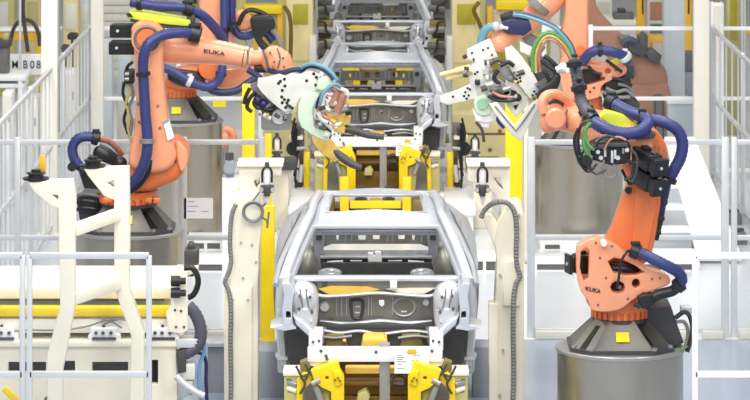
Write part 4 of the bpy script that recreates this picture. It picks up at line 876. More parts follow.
    for s in (-1, 1):
        q = (lambda p: p) if s < 0 else mir
        # strut tower and inner wing
        k = MB(); k.plate(q([(291, 292), (302, 287), (314, 291), (318, 302), (318, 318), (316, 330), (311, 334), (302, 326), (292, 318)]), YC - .35, .45, [], .07, True); st = obj('strut_tower', k, 'zincbright', B)
        k = MB(); k.ball(W(*(q([(304, 303)])[0]), YC - .33), .10, (1, .5, 1.1)); k.plate(q([(296, 311), (306, 308), (314, 318), (310, 324), (300, 319)]), YC - .39, .06, [], .02, True); obj('tower_dome', k, 'zincbright', st)
        for x, y in ((300, 296), (310, 297), (312, 312), (299, 309)):
            k = MB(); k.cyl(W(*(q([(x, y)])[0]), YC - .4), W(*(q([(x, y)])[0]), YC - .34), .013, n=10); obj('tower_hole', k, 'zincdark', st)
        k = MB(); k.plate(q([(293, 316), (300, 319), (312, 329), (318, 334), (316, 341), (309, 337), (296, 325)]), YC - .55, .3, [], .02); obj('inner_wing', k, 'zincbright', B)
        k = MB(); k.plate(q([(282, 284), (289, 282), (293, 288), (293, 300), (291.5, 312), (293, 326), (283, 327), (282, 310), (284, 296)]), YC - .6, .5, [q([(286, 311.5), (291, 311.5), (291, 318), (286, 318)])], .008); obj('upper_rail', k, 'zincbright', B)
        k = MB(); k.plate(q([(285, 311), (292, 311), (292, 319), (285, 319)]), YC - .45, .05); obj('rail_socket', k, 'black', B)
        k = MB(); k.plate(q([(270, 328), (280, 325), (292, 324), (296, 329), (284, 331)]), YC - .6, .4, [], .006); obj('wing_flange', k, 'zincbright', B)
        k = MB(); k.tube(wp(q([(286, 282, -.05), (288, 277, 0), (290, 284, -.2), (288, 296, -.45)]), YC), .03, 8); obj('hinge_mount', k, 'zinc', B)
        k = MB(); k.plate(q([(287, 330), (304, 333), (310, 340), (308, 362), (288, 362)]), YC - .2, .04); obj('wheel_arch', k, 'zincdark', B)
        k = MB(); k.plate(q([(279, 328), (287, 330), (288, 345), (287, 361), (281, 362)]), YC - .05, .12, [], .01); obj('sill_end', k, 'zincmid', B)
        k = MB(); k.plate(q([(275, 356), (287, 357), (288, 360), (278, 360.5)]), YC - .1, .2); obj('jacking_flange', k, 'zincbright', B)
        k = MB(); k.plate(q([(309, 336), (322, 336), (322, 350), (309, 350)]), YC - .80, .45, [], .006); rl = obj('front_rail', k, 'white', B)
        for x, y in ((313, 342), (319, 341), (312, 347)):
            k = MB(); k.cyl(W(*(q([(x, y)])[0]), YC - .815), W(*(q([(x, y)])[0]), YC - .78), .012, n=10); obj('bolt', k, 'irondark', rl)
        k = MB(); k.beam(W(*(q([(314, 344)])[0]), YC - .5), W(*(q([(322, 332)])[0]), YC + .1), .1, .12, .01); obj('chassis_leg', k, 'zinc', B)
        k = MB(); k.plate(q([(307.5, 361), (332, 361), (331, 364), (326, 372), (319, 368), (308, 365)]), YC - .92, .1, [], .004); obj('beam_gusset', k, 'white', B)
    k = MB(); k.rect(307.5, 348.5, 442.5, 362, YC - .95, .12, .008); fb = obj('front_beam', k, 'white', B)
    for x, y in ((321, 351), (327, 359), (326, 356), (432, 351), (376, 352)):
        k = MB(); k.cyl(W(x, y, YC - .96), W(x, y, YC - .93), .014, n=10); obj('bolt', k, 'zincdark', fb)
    return B
car1 = car_body()
D2, D3 = 14.25, 24.3
for dy, lb in ((D2, 'bare silver car body in the middle, between the two robot tools'), (D3, 'bare silver car body farthest back at the top of the picture')):
    c2 = copy_tree(car1); c2.location.y += dy; c2['label'] = lb
# ================================================================ yellow holding fixtures under the bodies
def fixture():
    FYY = YC - 1.0
    F = thing('holding_fixture', (CC, FYY + .3, 0), 'yellow clamp fixture under the nearest car body', 'fixture', 'yellow fixtures carrying the bodies')
    low = 452                                 # just above the floor in front
    k = MB(); k.box((CC, FYY + 2.35, .17), (1.55, 3.9, .14), .02); obj('base_frame', k, 'cream', F)
    k = MB(); k.box((CC - .02, FYY - .42, .27), (.62, .1, .09), .01); obj('stop_bar', k, 'yellow', F)
    for x in (-.40, .36):
        k = MB(); k.box((CC + x, FYY - .36, .3), (.11, .1, .6), .01); obj('stop_post', k, 'yellow', F)
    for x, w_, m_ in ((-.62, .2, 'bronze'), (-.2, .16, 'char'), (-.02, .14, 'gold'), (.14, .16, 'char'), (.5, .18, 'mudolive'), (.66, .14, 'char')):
        k = MB(); k.box((CC + x, FYY - .2, .19), (w_, .22, .2 + .3 * w_), .02); obj('drive_unit', k, m_, F)
    for x in (-.2, .14):
        k = MB(); k.rev((CC + x, FYY - .42, .42), (0, 1, 0), [(0, .03), (0, .075), (.06, .075), (.06, .03)], 20); obj('guide_wheel', k, 'irondark', F)
    k = MB(); k.box((CC, FYY + .12, .29), (1.7, .3, .1), .01); obj('front_beam', k, 'white', F)
    for s in (-1, 1):
        q = (lambda p: p) if s < 0 else mir
        k = MB(); k.plate(q([(311, 371), (320, 367), (329, 364), (338, 361), (340, 370), (344, 377), (344, 428), (331, 428), (331, 392), (322, 388), (314, 381)]), FYY - .05, .14, [q([(327 + 1.9 * math.cos(t * .6283), 378 + 1.6 * math.sin(t * .6283)) for t in range(10)])], .008); y = obj('clamp_tower', k, 'yellow', F)
        k = MB(); k.plate(q([(333, 371), (341, 371), (343, 384), (336, 387)]), FYY - .08, .06, [], .01); obj('clamp_jaw', k, 'yellow', y)
        for x, yy in ((335, 380), (338, 378), (340, 381)):
            k = MB(); k.cyl(W(*(q([(x, yy)])[0]), FYY - .1), W(*(q([(x, yy)])[0]), FYY - .04), .01, n=8); obj('bolt', k, 'bronze', y)
        k = MB(); k.plate(q([(297, 380), (304, 372), (313, 376), (311, 383), (303, 390), (302, 428), (296, 428)]), FYY + .02, .1, [], .01, False); obj('side_clamp', k, 'yellow', F)
        k = MB(); k.plate(q([(300, 362), (307, 359), (311, 367), (305, 373), (300, 370)]), FYY + .05, .1, [], .015); obj('pivot_block', k, 'mudolive', F)
        k = MB(); k.cyl(W(*(q([(312, 384)])[0]), FYY - .04), W(*(q([(320, 380)])[0]), FYY - .04), .025, n=14); k.cyl(W(*(q([(316, 386)])[0]), FYY + .0), W(*(q([(322, 402)])[0]), FYY + .0), .03, n=14); obj('air_cylinder', k, 'steel', F)
        k = MB(); k.plate(q([(322, 388), (330, 392), (330, 428), (320, 428), (318, 400)]), FYY + .04, .1, [], .01); obj('clamp_base', k, 'khaki', F)
        k = MB(); k.plate(q([(284, 372), (300, 371), (300, 428), (284, 428)]), FYY + .1, .25, [q([(287, 379), (297, 379), (298, 392), (288, 393)])], .01); tw = obj('side_tower', k, 'khaki', F)
        k = MB(); k.rect(min(q([(283, 0)])[0][0], q([(301, 0)])[0][0]), 371, max(q([(283, 0)])[0][0], q([(301, 0)])[0][0]), 376, FYY + .08, .28, .006); obj('tower_cap', k, 'cream', tw)
        for y0 in (382, 388):
            k = MB(); k.cyl(W(*(q([(288, y0)])[0]), FYY + .12), W(*(q([(297, y0 + 3)])[0]), FYY + .08), .024, n=12); obj('locating_cylinder', k, 'steel' if y0 < 385 else 'cream', tw)
        for pts in ([(300, 376), (305, 384), (300, 394)], [(296, 366), (302, 376), (310, 374), (316, 380)], [(305, 364), (309, 372), (305, 380)]):
            k = MB(); k.tube(wp(q(pts), FYY - .02), .010, 8); obj('air_hose', k, 'irondark', F)
    k = MB(); k.rect(345, 368, 405, 374, FYY + .15, .16, .015); obj('cross_rest', k, 'ochre', F)
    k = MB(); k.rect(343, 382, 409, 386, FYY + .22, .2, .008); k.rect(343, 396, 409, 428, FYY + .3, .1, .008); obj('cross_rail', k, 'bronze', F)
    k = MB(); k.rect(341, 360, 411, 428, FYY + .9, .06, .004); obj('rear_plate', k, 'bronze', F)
    k = MB(); k.plate([(358, 394), (366, 390), (370, 396), (368, 404), (356, 404)], FYY + .1, .15, [], .015); obj('centre_rest', k, 'khaki', F)
    k = MB(); k.rect(379.5, 343, 390, 428, FYY + .12, .05, .004); obj('upright_bar', k, 'steel', F)
    k = MB(); k.tube(wp([(392, 378), (398, 374), (406, 378), (404, 384), (394, 384)], FYY + .05), .018, 8); obj('air_hose', k, 'black', F)
    return F
fx = fixture()
for dy, lb in ((D2, 'yellow clamp fixture under the middle car body'), (D3, 'yellow clamp fixture under the farthest car body')):
    c2 = copy_tree(fx); c2.location.y += dy; c2['label'] = lb
LN = [(.35, .65, .9), (.08, .2, .78), (.55, .75, .76), (.08, .3, .68), (.08, .25, .6), (.5, .7, .56), (.08, .35, .5), (.08, .22, .4), (.55, .78, .33), (.08, .28, .22)]
sheet('inspection_sheet', 394.5, 350, 429, 373.5, YC - .99, 'white printed sheet clipped to the front beam of the nearest body', 'sheet', LN, clip=True)
sheet('inspection_sheet', 396, 140, 419, 156, YC + D2 - .99, 'white printed sheet clipped to the front beam of the middle body', 'sheet', LN, clip=True)
# ================================================================ cream gauge stands beside the line
SY = 31.9
def stand_left():
    S = thing('gauge_stand', (W(248, 420, SY).x, SY + .2, 0), 'cream stand left of the nearest car body, coiled grey cable on it', 'stand')
    k = MB(); k.plate([(224, 290), (230, 281), (230, 196), (240, 192), (262, 192), (264, 205), (262, 225), (259, 250), (258, 290), (258, 427.5), (224, 427.5)], SY, .35, [], .012); obj('post', k, 'cream', S)
    k = MB(); k.plate([(239, 165), (281, 165), (281, 176), (272, 176), (272, 186), (264, 196), (250, 196), (239, 196)], SY + .02, .3, [[(254, 181), (260, 178), (260, 183), (256, 188)]], .01); obj('head_bracket', k, 'cream', S)
    k = MB(); k.rect(237, 163.5, 283, 167, SY - .02, .4, .006); obj('top_plate', k, 'cream', S)
    k = MB(); k.plate([(226, 292), (252, 287), (252, 427), (226, 427)], SY - .03, .04, [], .006); obj('front_cover', k, 'cream', S)
    k = MB(); k.rect(219, 424, 264, 428.5, SY - .05, .5, .004); obj('base_plate', k, 'cream', S)
    for x, y in ((252, 245), (241, 243), (256, 262), (243, 278), (233, 300), (248, 300)):
        k = MB(); k.cyl(W(x, y, SY - .012 if y < 285 else SY - .04), W(x, y, SY + .02), .012, n=10); obj('bolt', k, 'steel', S)
    k = MB(); k.tube(wp([(236, 204), (232, 214), (230.5, 228), (230, 245), (231, 262), (228, 274), (225, 282), (229, 292), (231, 310), (230.5, 340), (231, 380), (230.5, 415)], SY - .05), .021, 10, 6, .12, .03); obj('cable_conduit', k, 'cablegrey', S)
    k = MB()
    for i in range(3):
        k.tube(wp([(253 + (9 + i * .6) * math.cos(t * .3142), 212 + (9 + i * .5) * math.sin(t * .3142)) for t in range(21)], SY - .05 - .015 * i), .011, 6, 0)
    k.tube(wp([(261, 207), (266, 203), (268, 196)], SY - .06), .011, 6); k.tube(wp([(261, 217), (267, 221), (267, 228), (269, 212)], SY - .06), .011, 6); k.tube(wp([(247, 206), (252, 202), (258, 194), (262, 188)], SY - .05), .008, 6); obj('cable_coil', k, 'cablegrey', S)
    return S
stand_left()
S = thing('gauge_stand', (W(510, 420, SY).x, SY + .2, 0), 'cream stand right of the nearest car body, arched grey conduit on it', 'stand')
k = MB(); k.plate([(495, 300), (497, 262), (495, 240), (498, 222), (505, 208), (514, 202), (521, 204), (524, 215), (524, 427.5), (495, 427.5)], SY, .35, [], .012); obj('post', k, 'cream', S)
k = MB(); k.plate([(468, 165), (510, 165), (510, 200), (516, 204), (516, 230), (505, 230), (499, 205), (492, 192), (480, 186), (468, 180)], SY + .05, .28, [[(494, 178), (500, 178), (503, 190), (499, 186)]], .01); obj('head_bracket', k, 'cream', S)
k = MB(); k.rect(467, 163.5, 511, 167, SY, .4, .006); obj('top_plate', k, 'cream', S)
k = MB(); k.plate([(483, 214), (492, 214), (500, 228), (508, 250), (500, 258), (492, 240), (485, 224)], SY + .06, .2, [], .01); obj('brace', k, 'cream', S)
k = MB(); k.plate([(489, 304), (498, 304), (498, 427), (489, 427)], SY - .02, .2, [], .008); k.plate([(503, 262), (520, 260), (520, 306), (503, 306)], SY - .04, .05, [], .006); obj('front_cover', k, 'cream', S)
k = MB(); k.rect(488, 424, 530, 428.5, SY - .05, .5, .004); obj('base_plate', k, 'cream', S)
for x, y in ((500, 275), (512, 300), (503, 350), (519, 215), (500, 395)):
    k = MB(); k.cyl(W(x, y, SY - .045), W(x, y, SY + .02), .012, n=10); obj('bolt', k, 'steel', S)
k = MB(); k.tube(wp([(481, 218), (484, 211), (491, 204.5), (499, 202), (507, 203), (513, 209), (516, 220), (516.5, 236), (516, 252), (517, 266), (520, 276), (516, 284), (513.5, 300), (513, 330), (513.5, 370), (512.5, 415)], SY - .07), .023, 10, 6, .12, .03); obj('cable_conduit', k, 'cablegrey', S)
# sensor heads
def sensor(px, py, Y, label, sc=1.0, yoke=True):
    s = sc
    p = W(px, py, Y)
    r = thing('position_sensor', p, label, 'sensor', None)
    w = 4.6 * s; h = 30 * s
    k = MB(); k.tube(wp([(px - w, py - h * .45), (px - w, py - h * .8), (px - w * .4, py - h * .95), (px + w * .4, py - h * .95), (px + w, py - h * .8), (px + w, py - h * .45)], Y - .02), .011, 8, 3); obj('guard_loop', k, 'black', r)
    k = MB(); k.rect(px - w * .62, py - h * .84, px + w * .62, py - h * .36, Y - .01, .06, .008); obj('sensor_body', k, 'white', r)
    k = MB(); k.rect(px - w * .5, py - h * 1.12, px + w * .5, py - h * .93, Y, .05, .006); obj('sensor_tip', k, 'char', r)
    k = MB(); k.rect(px - w * 1.5, py - h * .32, px + w * 1.5, py - h * .1, Y - .03, .12, .01); k.rect(px - w * .7, py - h * .36, px + w * .7, py + h * .02, Y - .05, .14, .01); obj('clamp_block', k, 'irondark', r)
    for q in (-1, 1):
        k = MB(); k.cyl(W(px + q * w * 1.3, py - h * .2, Y - .07), W(px + q * w * 1.3, py - h * .2, Y), .022 * s, n=12); obj('clamp_knob', k, 'steel', r)
    k = MB(); k.plate([(px - w * .7, py - h * .05), (px + w * .7, py - h * .05), (px + w * .2, py + h * .3), (px - w * .2, py + h * .3)], Y - .02, .05, [], .006); obj('tail_pin', k, 'alu', r)
    return r
sensor(267, 196, SY - .16, 'dark clamped sensor on the cream stand left of nearest body')
sensor(482.5, 196, SY - .16, 'dark clamped sensor on the cream stand right of nearest body')
# ---------------------------------------------------------------- yellow posts
def ypost(x0, x1, yt, Y, label, d=.16, m='yellow', base=True):
    a = W(x0, yt, Y); b_ = W(x1, yt, Y)
    r = thing('guard_post', ((a.x + b_.x) / 2, Y + d / 2, 0), label, 'post', None)
    k = MB(); k.box(((a.x + b_.x) / 2, Y + d / 2, a.z / 2), (b_.x - a.x, d, a.z), .01); obj('post', k, m, r)
    if base:
        k = MB(); k.box(((a.x + b_.x) / 2, Y + d / 2, .012), (b_.x - a.x + .14, d + .12, .024), .004); obj('base_plate', k, 'cream', r)
        for s in (-1, 1):
            k = MB(); q = Vector(((a.x + b_.x) / 2 + s * ((b_.x - a.x) / 2 + .04), Y - .02, .024)); k.cyl(q, q + Vector((0, 0, .02)), .014, n=8); obj('anchor_bolt', k, 'steel', r)
    return r
ypost(260.5, 274.5, 206, YF(350), 'yellow post standing close beside the left cream stand')
ypost(242, 254.5, 85, YF(258), 'tall yellow post below the wrist cables of the left robot')
ypost(505.5, 522.5, 82, YF(266), 'tall yellow post under the pale gripping tool')
ypost(264.5, 271.5, 134, YF(234), 'short thin yellow post between beige machine and left stand', .08)
k = MB(); Y = YF(250); k.box((W(526, 0, Y).x, Y, 1.0), (.05, .06, 2.0), .004); tag(obj('guard_rail_post', k, 'cream'), 'thin cream upright just right of the tall yellow post under the pale tool', 'post')
# ================================================================ left rack in front
RY = 31.6
K = thing('parts_rack', (W(60, 430, RY).x, RY + .6, 0), 'cream rack with a yellow bar across it in the lower left corner', 'rack')
k = MB(); k.rect(-60, 287, 176, 299, RY + .1, 1.2, .015); obj('top_beam', k, 'cream', K)
k = MB(); k.rect(-60, 307, 173, 316.5, RY - .02, .12, .012); obj('stop_bar', k, 'yellow', K)
k = MB(); k.rect(-60, 319, 180, 333, RY, 1.0, .012); obj('shelf_beam', k, 'ivory', K)
k = MB(); k.rect(-60, 299, 170, 322, RY + .95, .05, .0); obj('back_panel', k, 'khaki', K)
k = MB(); k.plate([(-60, 343), (176, 343), (178, 427), (-60, 427)], RY - .05, .1, [[(8, 362), (46, 362), (46, 372.5), (8, 372.5)], [(92, 362), (128, 362), (128, 372.5), (92, 372.5)], [(150, 360), (158, 360), (158, 384), (150, 384)], [(62, 361), (75, 361), (75, 372), (62, 372)]], .006); obj('front_panel', k, 'cream', K)
k = MB(); k.rect(-60, 341, 180, 347, RY - .09, 1.1, .006); obj('lower_shelf', k, 'cream', K)
k = MB(); k.rect(-60, 350, 170, 425, RY + .6, .05, 0); obj('inner_panel', k, 'mudgrey', K)
for x0, x1 in ((-60, -52), (164, 178)):
    k = MB(); k.rect(x0, 333, x1, 428, RY + .4, .2, .01); obj('leg', k, 'cream', K)
    k = MB(); k.rect(x0, 299, x1 - 4, 320, RY + .5, .2, .01); obj('shelf_post', k, 'cream', K)
k = MB(); k.plate([(170, 272), (187, 272), (188, 330), (182, 334), (168, 332), (166, 312), (171, 306)], RY - .12, .06, [], .008); e = obj('end_bracket', k, 'cream', K)
for x, y in ((175, 310), (181, 311), (176, 327), (184, 327), (178, 285)):
    k = MB(); k.cyl(W(x, y, RY - .13), W(x, y, RY - .1), .012, n=8); obj('bolt', k, 'irondark', e)
for y in (281, 293):
    k = MB(); k.rev(W(171, y, RY - .2), (1, 0, 0), [(0, .03), (0, .045), (.08, .045), (.08, .03), (.13, .03)], 20); obj('roller', k, 'black', K)
for x in (88, 147, -14):
    k = MB(); k.plate([(x, 341), (x, 336), (x + 3, 333), (x + 3, 328), (x + 28, 328), (x + 28, 333), (x + 32, 336), (x + 32, 341)], RY - .08, .14, [], .006); cb = obj('locating_block', k, 'white', K)
    k = MB(); k.rect(x + 4, 337.5, x + 28, 340, RY - .1, .03, .003); obj('block_groove', k, 'irondark', cb)
    for x2 in (8, 15, 23):
        k = MB(); k.cyl(W(x + x2, 333, RY - .1), W(x + x2, 333, RY - .05), .016, n=10); obj('stud', k, 'irondark', cb)
    k = MB(); k.rect(x + 14, 325, x + 17, 334, RY - .05, .04, .006); obj('locating_pin', k, 'irondark', cb)
k = MB(); k.tube(wp([(0, 329), (14, 331), (28, 330), (60, 330), (84, 327), (104, 321), (116, 319), (126, 320)], RY - .05), .009, 6); obj('loose_cable', k, 'cablegrey', K)
k = MB(); k.tube(wp([(100, 318), (112, 322), (122, 328)], RY - .05), .009, 6); k.tube(wp([(104, 324), (116, 320), (124, 318)], RY - .05), .009, 6); obj('loose_cable', k, 'cablegrey', K)
# hoses and fittings at the rack's end
k = MB(); k.tube(wp([(188, 306), (194, 312), (199, 322), (201, 334), (197, 346), (188, 352), (180, 356)], RY - .05), .055, 14, 8, .05, .04); obj('corrugated_hose', k, 'hosegrey', K)
k = MB(); k.tube(wp([(184, 268), (192, 268), (197, 275), (198, 284), (194, 294), (188, 298)], RY + .1), .026, 12); obj('hose', k, 'black', K)
k = MB(); k.tube(wp([(201, 322), (204, 336), (204, 352), (200, 364), (199, 380), (202, 402), (204, 425)], RY - .0), .018, 10); obj('air_hose', k, 'skyblue', K)
k = MB(); k.tube(wp([(180, 350), (192, 352), (202, 354), (206, 362), (206, 380), (207, 402), (208, 425)], RY + .05), .016, 10); obj('air_hose', k, 'navy', K)
k = MB(); k.rect(176, 339, 200, 348, RY - .1, .2, .008); obj('valve_shelf', k, 'alu', K)
k = MB(); k.rect(183, 364, 195, 380, RY - .1, .15, .01); k.rect(186, 381, 193, 392, RY - .08, .12, .01); obj('valve_block', k, 'offwhite', K)
k = MB(); k.plate([(176, 352), (186, 349), (186, 372), (178, 374)], RY - .12, .1, [], .01); obj('valve', k, 'irondark', K)
k = MB(); k.tube(wp([(176, 376), (184, 384), (196, 392), (204, 396)], RY - .16), .03, 12, 3); obj('air_cylinder', k, 'alu', K)
k = MB(); k.rev(W(190, 404, RY - .12), (0, 1, 0), [(0, .05), (.0, .07), (.1, .07)], 20); obj('regulator', k, 'bluegrey', K)
k = MB(); k.rect(184, 250, 198, 268, RY + .35, .25, .02); k.rect(187, 243, 194, 252, RY + .4, .15, .02); k.cyl(W(191, 268, RY + .45), W(191, 276, RY + .45), .03); obj('drive_motor', k, 'irondark', K)
k = MB(); k.plate([(176, 268), (198, 266), (198, 272), (188, 276), (176, 274)], RY + .3, .2, [], .01); obj('motor_bracket', k, 'cream', K)
# bent cream posts in front of the rack (one welded frame)
B_ = thing('bent_frame', (W(90, 440, 30.3).x, 30.4, 0), 'cream welded frame of two bent posts in front of the rack', 'frame')
PY, QY = 30.1, 30.75
k = MB(); k.plate([(28, 182), (72, 180.5), (75, 195), (74.5, 260), (75, 306), (67.5, 344), (62, 372), (62, 442), (47, 442), (47, 355), (60, 306), (59, 260), (58, 208), (50, 206), (34, 192)], PY, .17, [[(52, 195), (58, 195), (58, 200)]], .01); obj('post', k, 'cream', B_)
k = MB(); k.plate([(84, 169), (128.5, 167.5), (129.5, 225), (129, 260), (129, 289), (143.5, 331), (144, 434), (129, 434), (131, 336), (115, 291), (114, 260), (114, 200), (104, 196), (88, 176)], QY, .17, [[(107, 183), (114, 180), (114, 188)]], .01); obj('post', k, 'cream', B_)
for a, b_ in (((74, 230), (121, 213)), ((72, 299), (122, 282))):
    k = MB(); k.beam(W(a[0], a[1], PY + .08), W(b_[0], b_[1], QY + .08), .09, .095, .008); obj('cross_bar', k, 'cream', B_)
for x0, x1, y, Y, z in ((42, 68, 442, PY, 0), (124, 148, 434, QY, 0)):
    a = W(x0, y, Y); b2 = W(x1, y, Y); k = MB(); k.box(((a.x + b2.x) / 2, Y + .08, .05), (b2.x - a.x, .3, .1), .006); obj('foot', k, 'cream', B_)
for x, y, Y, lb in ((36, 180, PY, 'black round locator on the lower left bent post with yellow tab'), (93, 167, QY, 'black round locator on the taller right bent post')):
    p = W(x, y, Y + .09) + Vector((0, 0, .004))
    r = thing('locator', p, lb, 'locator'); k = MB(); k.rev(p, (0, 0, 1), [(0, .11), (.018, .11), (.022, .065), (.045, .065), (.048, .078), (.06, .078), (.064, .04), (.085, .04)], 24); obj('locator_body', k, 'black', r)
    if x < 50:
        k = MB(); k.box(p + Vector((.05, .04, .13)), (.05, .02, .14), .004); obj('tab', k, 'amber', r)
# small items in front of the rack at the floor
k = MB(); k.rect(44, 378, 51, 425, RY - .5, .1, .01); k2 = obj('plug_rail', k, 'char'); tag(k2, 'dark narrow strip unit standing behind the left bent post', 'strip'); k2.location.z = 0
r = thing('stop_lever', W(8, 400, RY - .35), 'yellow lever in the bottom left corner', 'lever'); k = MB(); k.beam(W(4, 388, RY - .3), W(18, 402, RY - .3), .03, .06, .004); obj('lever', k, 'yellow', r); k = MB(); k.beam(W(18, 402, RY - .3), Vector((W(18, 402, RY - .3).x, RY - .3, 0)), .05, .05, .004); obj('lever_post', k, 'irondark', r)
# ================================================================ machines further back
def machine(x0, x1, yt, Y, depth, m, label, parts=(), cat='machine', name='hall_machine', group=None):
    a = W(x0, yt, Y); b_ = W(x1, yt, Y)
    r = thing(name, ((a.x + b_.x) / 2, Y + depth / 2, 0), label, cat, group)
    k = MB(); k.box(((a.x + b_.x) / 2, Y + depth / 2, a.z / 2), (b_.x - a.x, depth, a.z), .02); obj('housing', k, m, r)
    for nm, q0, q1, q2, q3, mm, dy, d in parts:
        k = MB(); k.rect(q0, q1, q2, q3, Y + dy, d, .012); obj(nm, k, mm, r)
    return r
MY = 51.0
machine(286, 313, -30, MY, .6, 'beige', 'beige machine column with olive square, left of the farthest body', [('panel', 293, 4, 308, 24.5, 'olive', -.02, .05), ('side_cover', 309, 36, 316, 76, 'slat', -.05, .3), ('door_strip', 288, 60, 311, 62, 'khaki', -.015, .03)])
machine(452, 480, -30, MY, .6, 'beige', 'beige machine column with olive square, right of the farthest body', [('panel', 457, 4, 476, 24.5, 'olive', -.02, .05), ('side_cover', 447, 37, 453, 76, 'slat', -.05, .3), ('door_strip', 454, 62, 478, 64, 'khaki', -.015, .03)])
def lowbox(x0, x1, yt, yb, label, bolts, gap):
    Y = YF(yb); r = machine(x0, x1, yt, Y, .5, 'beige', label, [('dark_seam', x0, gap, x1, gap + 2, 'bronze', -.006, .02)], 'machine', 'low_machine')
    for x, y in bolts:
        k = MB(); k.cyl(W(x, y, Y - .01), W(x, y, Y + .02), .028, n=10); obj('bolt', k, 'bronze', r)
lowbox(259, 297, 112, 172, 'beige machine base below the cream welding tool', [(294, 150), (266, 141), (292, 122)], 163)
lowbox(452, 506, 114, 172, 'beige machine base below the pale gripping tool', [(456, 131), (464, 131), (490, 150), (500, 131)], 133)
def bracket(x0, x1, y, Y, label):
    a = W(x0, y, Y); b_ = W(x1, y, Y); r = thing('sensor_post', ((a.x + b_.x) / 2, Y, 0), label, 'post')
    k = MB(); k.box(((a.x + b_.x) / 2, Y + .15, a.z - .06), (b_.x - a.x, .4, .12), .01); obj('top_plate', k, 'char', r)
    k = MB(); k.box(((a.x + b_.x) / 2, Y + .2, (a.z - .1) / 2), ((b_.x - a.x) * .55, .2, a.z - .1), .01); obj('column', k, 'cream', r)
bracket(262, 296, 160, 43.6, 'cream post with dark top plate behind the left cream stand'); sensor(277, 160, 43.5, 'dark clamped sensor behind the left stand under the welding tool', .8)
bracket(466, 500, 160, 43.6, 'cream post with dark top plate behind the right cream stand'); sensor(475, 160, 43.5, 'dark clamped sensor behind the right stand under the gripping tool', .8)
# white floor frames left and right of the middle body
for x0, x1, lb in ((288, 318, 'white angled floor frame left of the yellow fixture under the middle body'), (446, 476, 'white angled floor frame right of the yellow fixture under the middle body')):
    Y = 43.0; r = thing('floor_frame', W((x0 + x1) / 2, 232, Y), lb, 'frame')
    k = MB(); a = W(x0, 180, Y); b_ = W(x1, 180, Y); k.box(((a.x + b_.x) / 2, Y + 1.2, .30), (b_.x - a.x, 2.4, .1), .02); obj('top', k, 'white', r)
    for sx in (a.x + .08, b_.x - .08):
        for yy in (.1, 2.3):
            k = MB(); k.box((sx, Y + yy, .125), (.1, .1, .25), .005); obj('leg', k, 'white', r)
# dark clamp towers beside the farther bodies
def clamp_tower(px, Y, s, label, flip=1):
    c = W(px, 0, Y); r = thing('clamp_tower', (c.x, Y + .2, 0), label, 'clamp tower', None)
    def bx(nm, x0, y0, x1, y1, m, dy=0, d=.2):
        k = MB(); xa_, xb_ = sorted((px + flip * x0, px + flip * x1)); k.rect(xa_, y0, xb_, y1, Y + dy, d, .012); return obj(nm, k, m, r)
    base = HY + FOC * EYE / Y
    bx('column', -5, -30, 5, base - .5, 'mudgrey', .1, .25); bx('foot', -9, base - 6, 9, base - .2, 'mudolive', 0, .4)
    for i, (y, w, m) in enumerate(((4, 9, 'irondark'), (15, 7, 'mudgrey'), (24, 10, 'mudolive'), (34, 8, 'irondark'), (43, 9, 'khaki'), (52, 10, 'mudgrey'), (61, 7, 'irondark'), (72, 9, 'mudolive'))):
        bx('clamp_unit', -w * .6, y - 4, w, y + 3.5, m, -.06 * (i % 3), .25)
    for i, (y, l) in enumerate(((10, 11), (29, 13), (47, 12), (66, 11))):
        k = MB(); k.cyl(W(px - flip * 4, y, Y - .1), W(px + flip * l, y + (2 if i % 2 else -2), Y - .15), .05, n=12); obj('air_cylinder', k, 'steel' if i % 2 else 'mudgrey', r)
    for i in range(4):
        k = MB(); k.tube(wp([(px - flip * 5, 2 + 19 * i), (px + flip * 2, 6 + 17 * i), (px + flip * 3, 12 + 18 * i), (px + flip * 6, 15 + 19 * i)], Y - .25), .018, 8); obj('air_hose', k, 'black', r)
    return r
clamp_tower(323, 52.0, 1, 'dark clamp tower left of the farthest car body', 1)
clamp_tower(440, 52.0, 1, 'dark clamp tower right of the farthest car body', -1)
clamp_tower(338, 63.0, 1, 'darker clamp tower behind the farthest body, left side', 1)
clamp_tower(428, 63.0, 1, 'darker clamp tower behind the farthest body, right side', -1)
clamp_tower(355, 68.0, 1, 'clamp tower far back between body roof and left beige column', 1)
clamp_tower(408, 68.0, 1, 'clamp tower far back between body roof and right beige column', -1)
# yellow machines behind the rear robots
def gantry(x0, x1, Y, label, m2='yellow', bars=()):
    a = W(x0, 0, Y); b_ = W(x1, 0, Y); r = thing('yellow_press', ((a.x + b_.x) / 2, Y + .4, 0), label, 'machine')
    base = HY + FOC * EYE / Y
    for nm, q0, q1, q2, q3, mm, dy, d in bars:
        k = MB(); k.rect(q0, q1, q2, min(q3, base - .3), Y + dy, d, .015); obj(nm, k, mm, r)
    return r
gantry(240, 288, 57, 'yellow and olive machine behind the wrist of the rear left robot', bars=[('frame_post', 236, -30, 246, 999, 'khaki', .1, .4), ('frame_post', 277, -30, 286, 999, 'khaki', .1, .4), ('top_bar', 244, 5, 282, 14, 'yellow', -.1, .4), ('panel', 246, 14, 278, 26, 'cream', .2, .1), ('panel', 252, 26, 280, 62, 'ochre', .25, .1), ('ram', 277, 12, 283, 58, 'amber', -.05, .15), ('ram', 264, 18, 270, 60, 'olive', -.02, .15), ('lower_panel', 246, 62, 280, 999, 'khaki', .2, .1)])
k = MB(); k.tube(wp([(284, 6), (289, 14), (291, 30), (290.5, 60)], 50.6), .03, 10); tag(obj('hanging_cable', k, 'bronze'), 'thin brown cable hanging down the left beige column', 'cable')
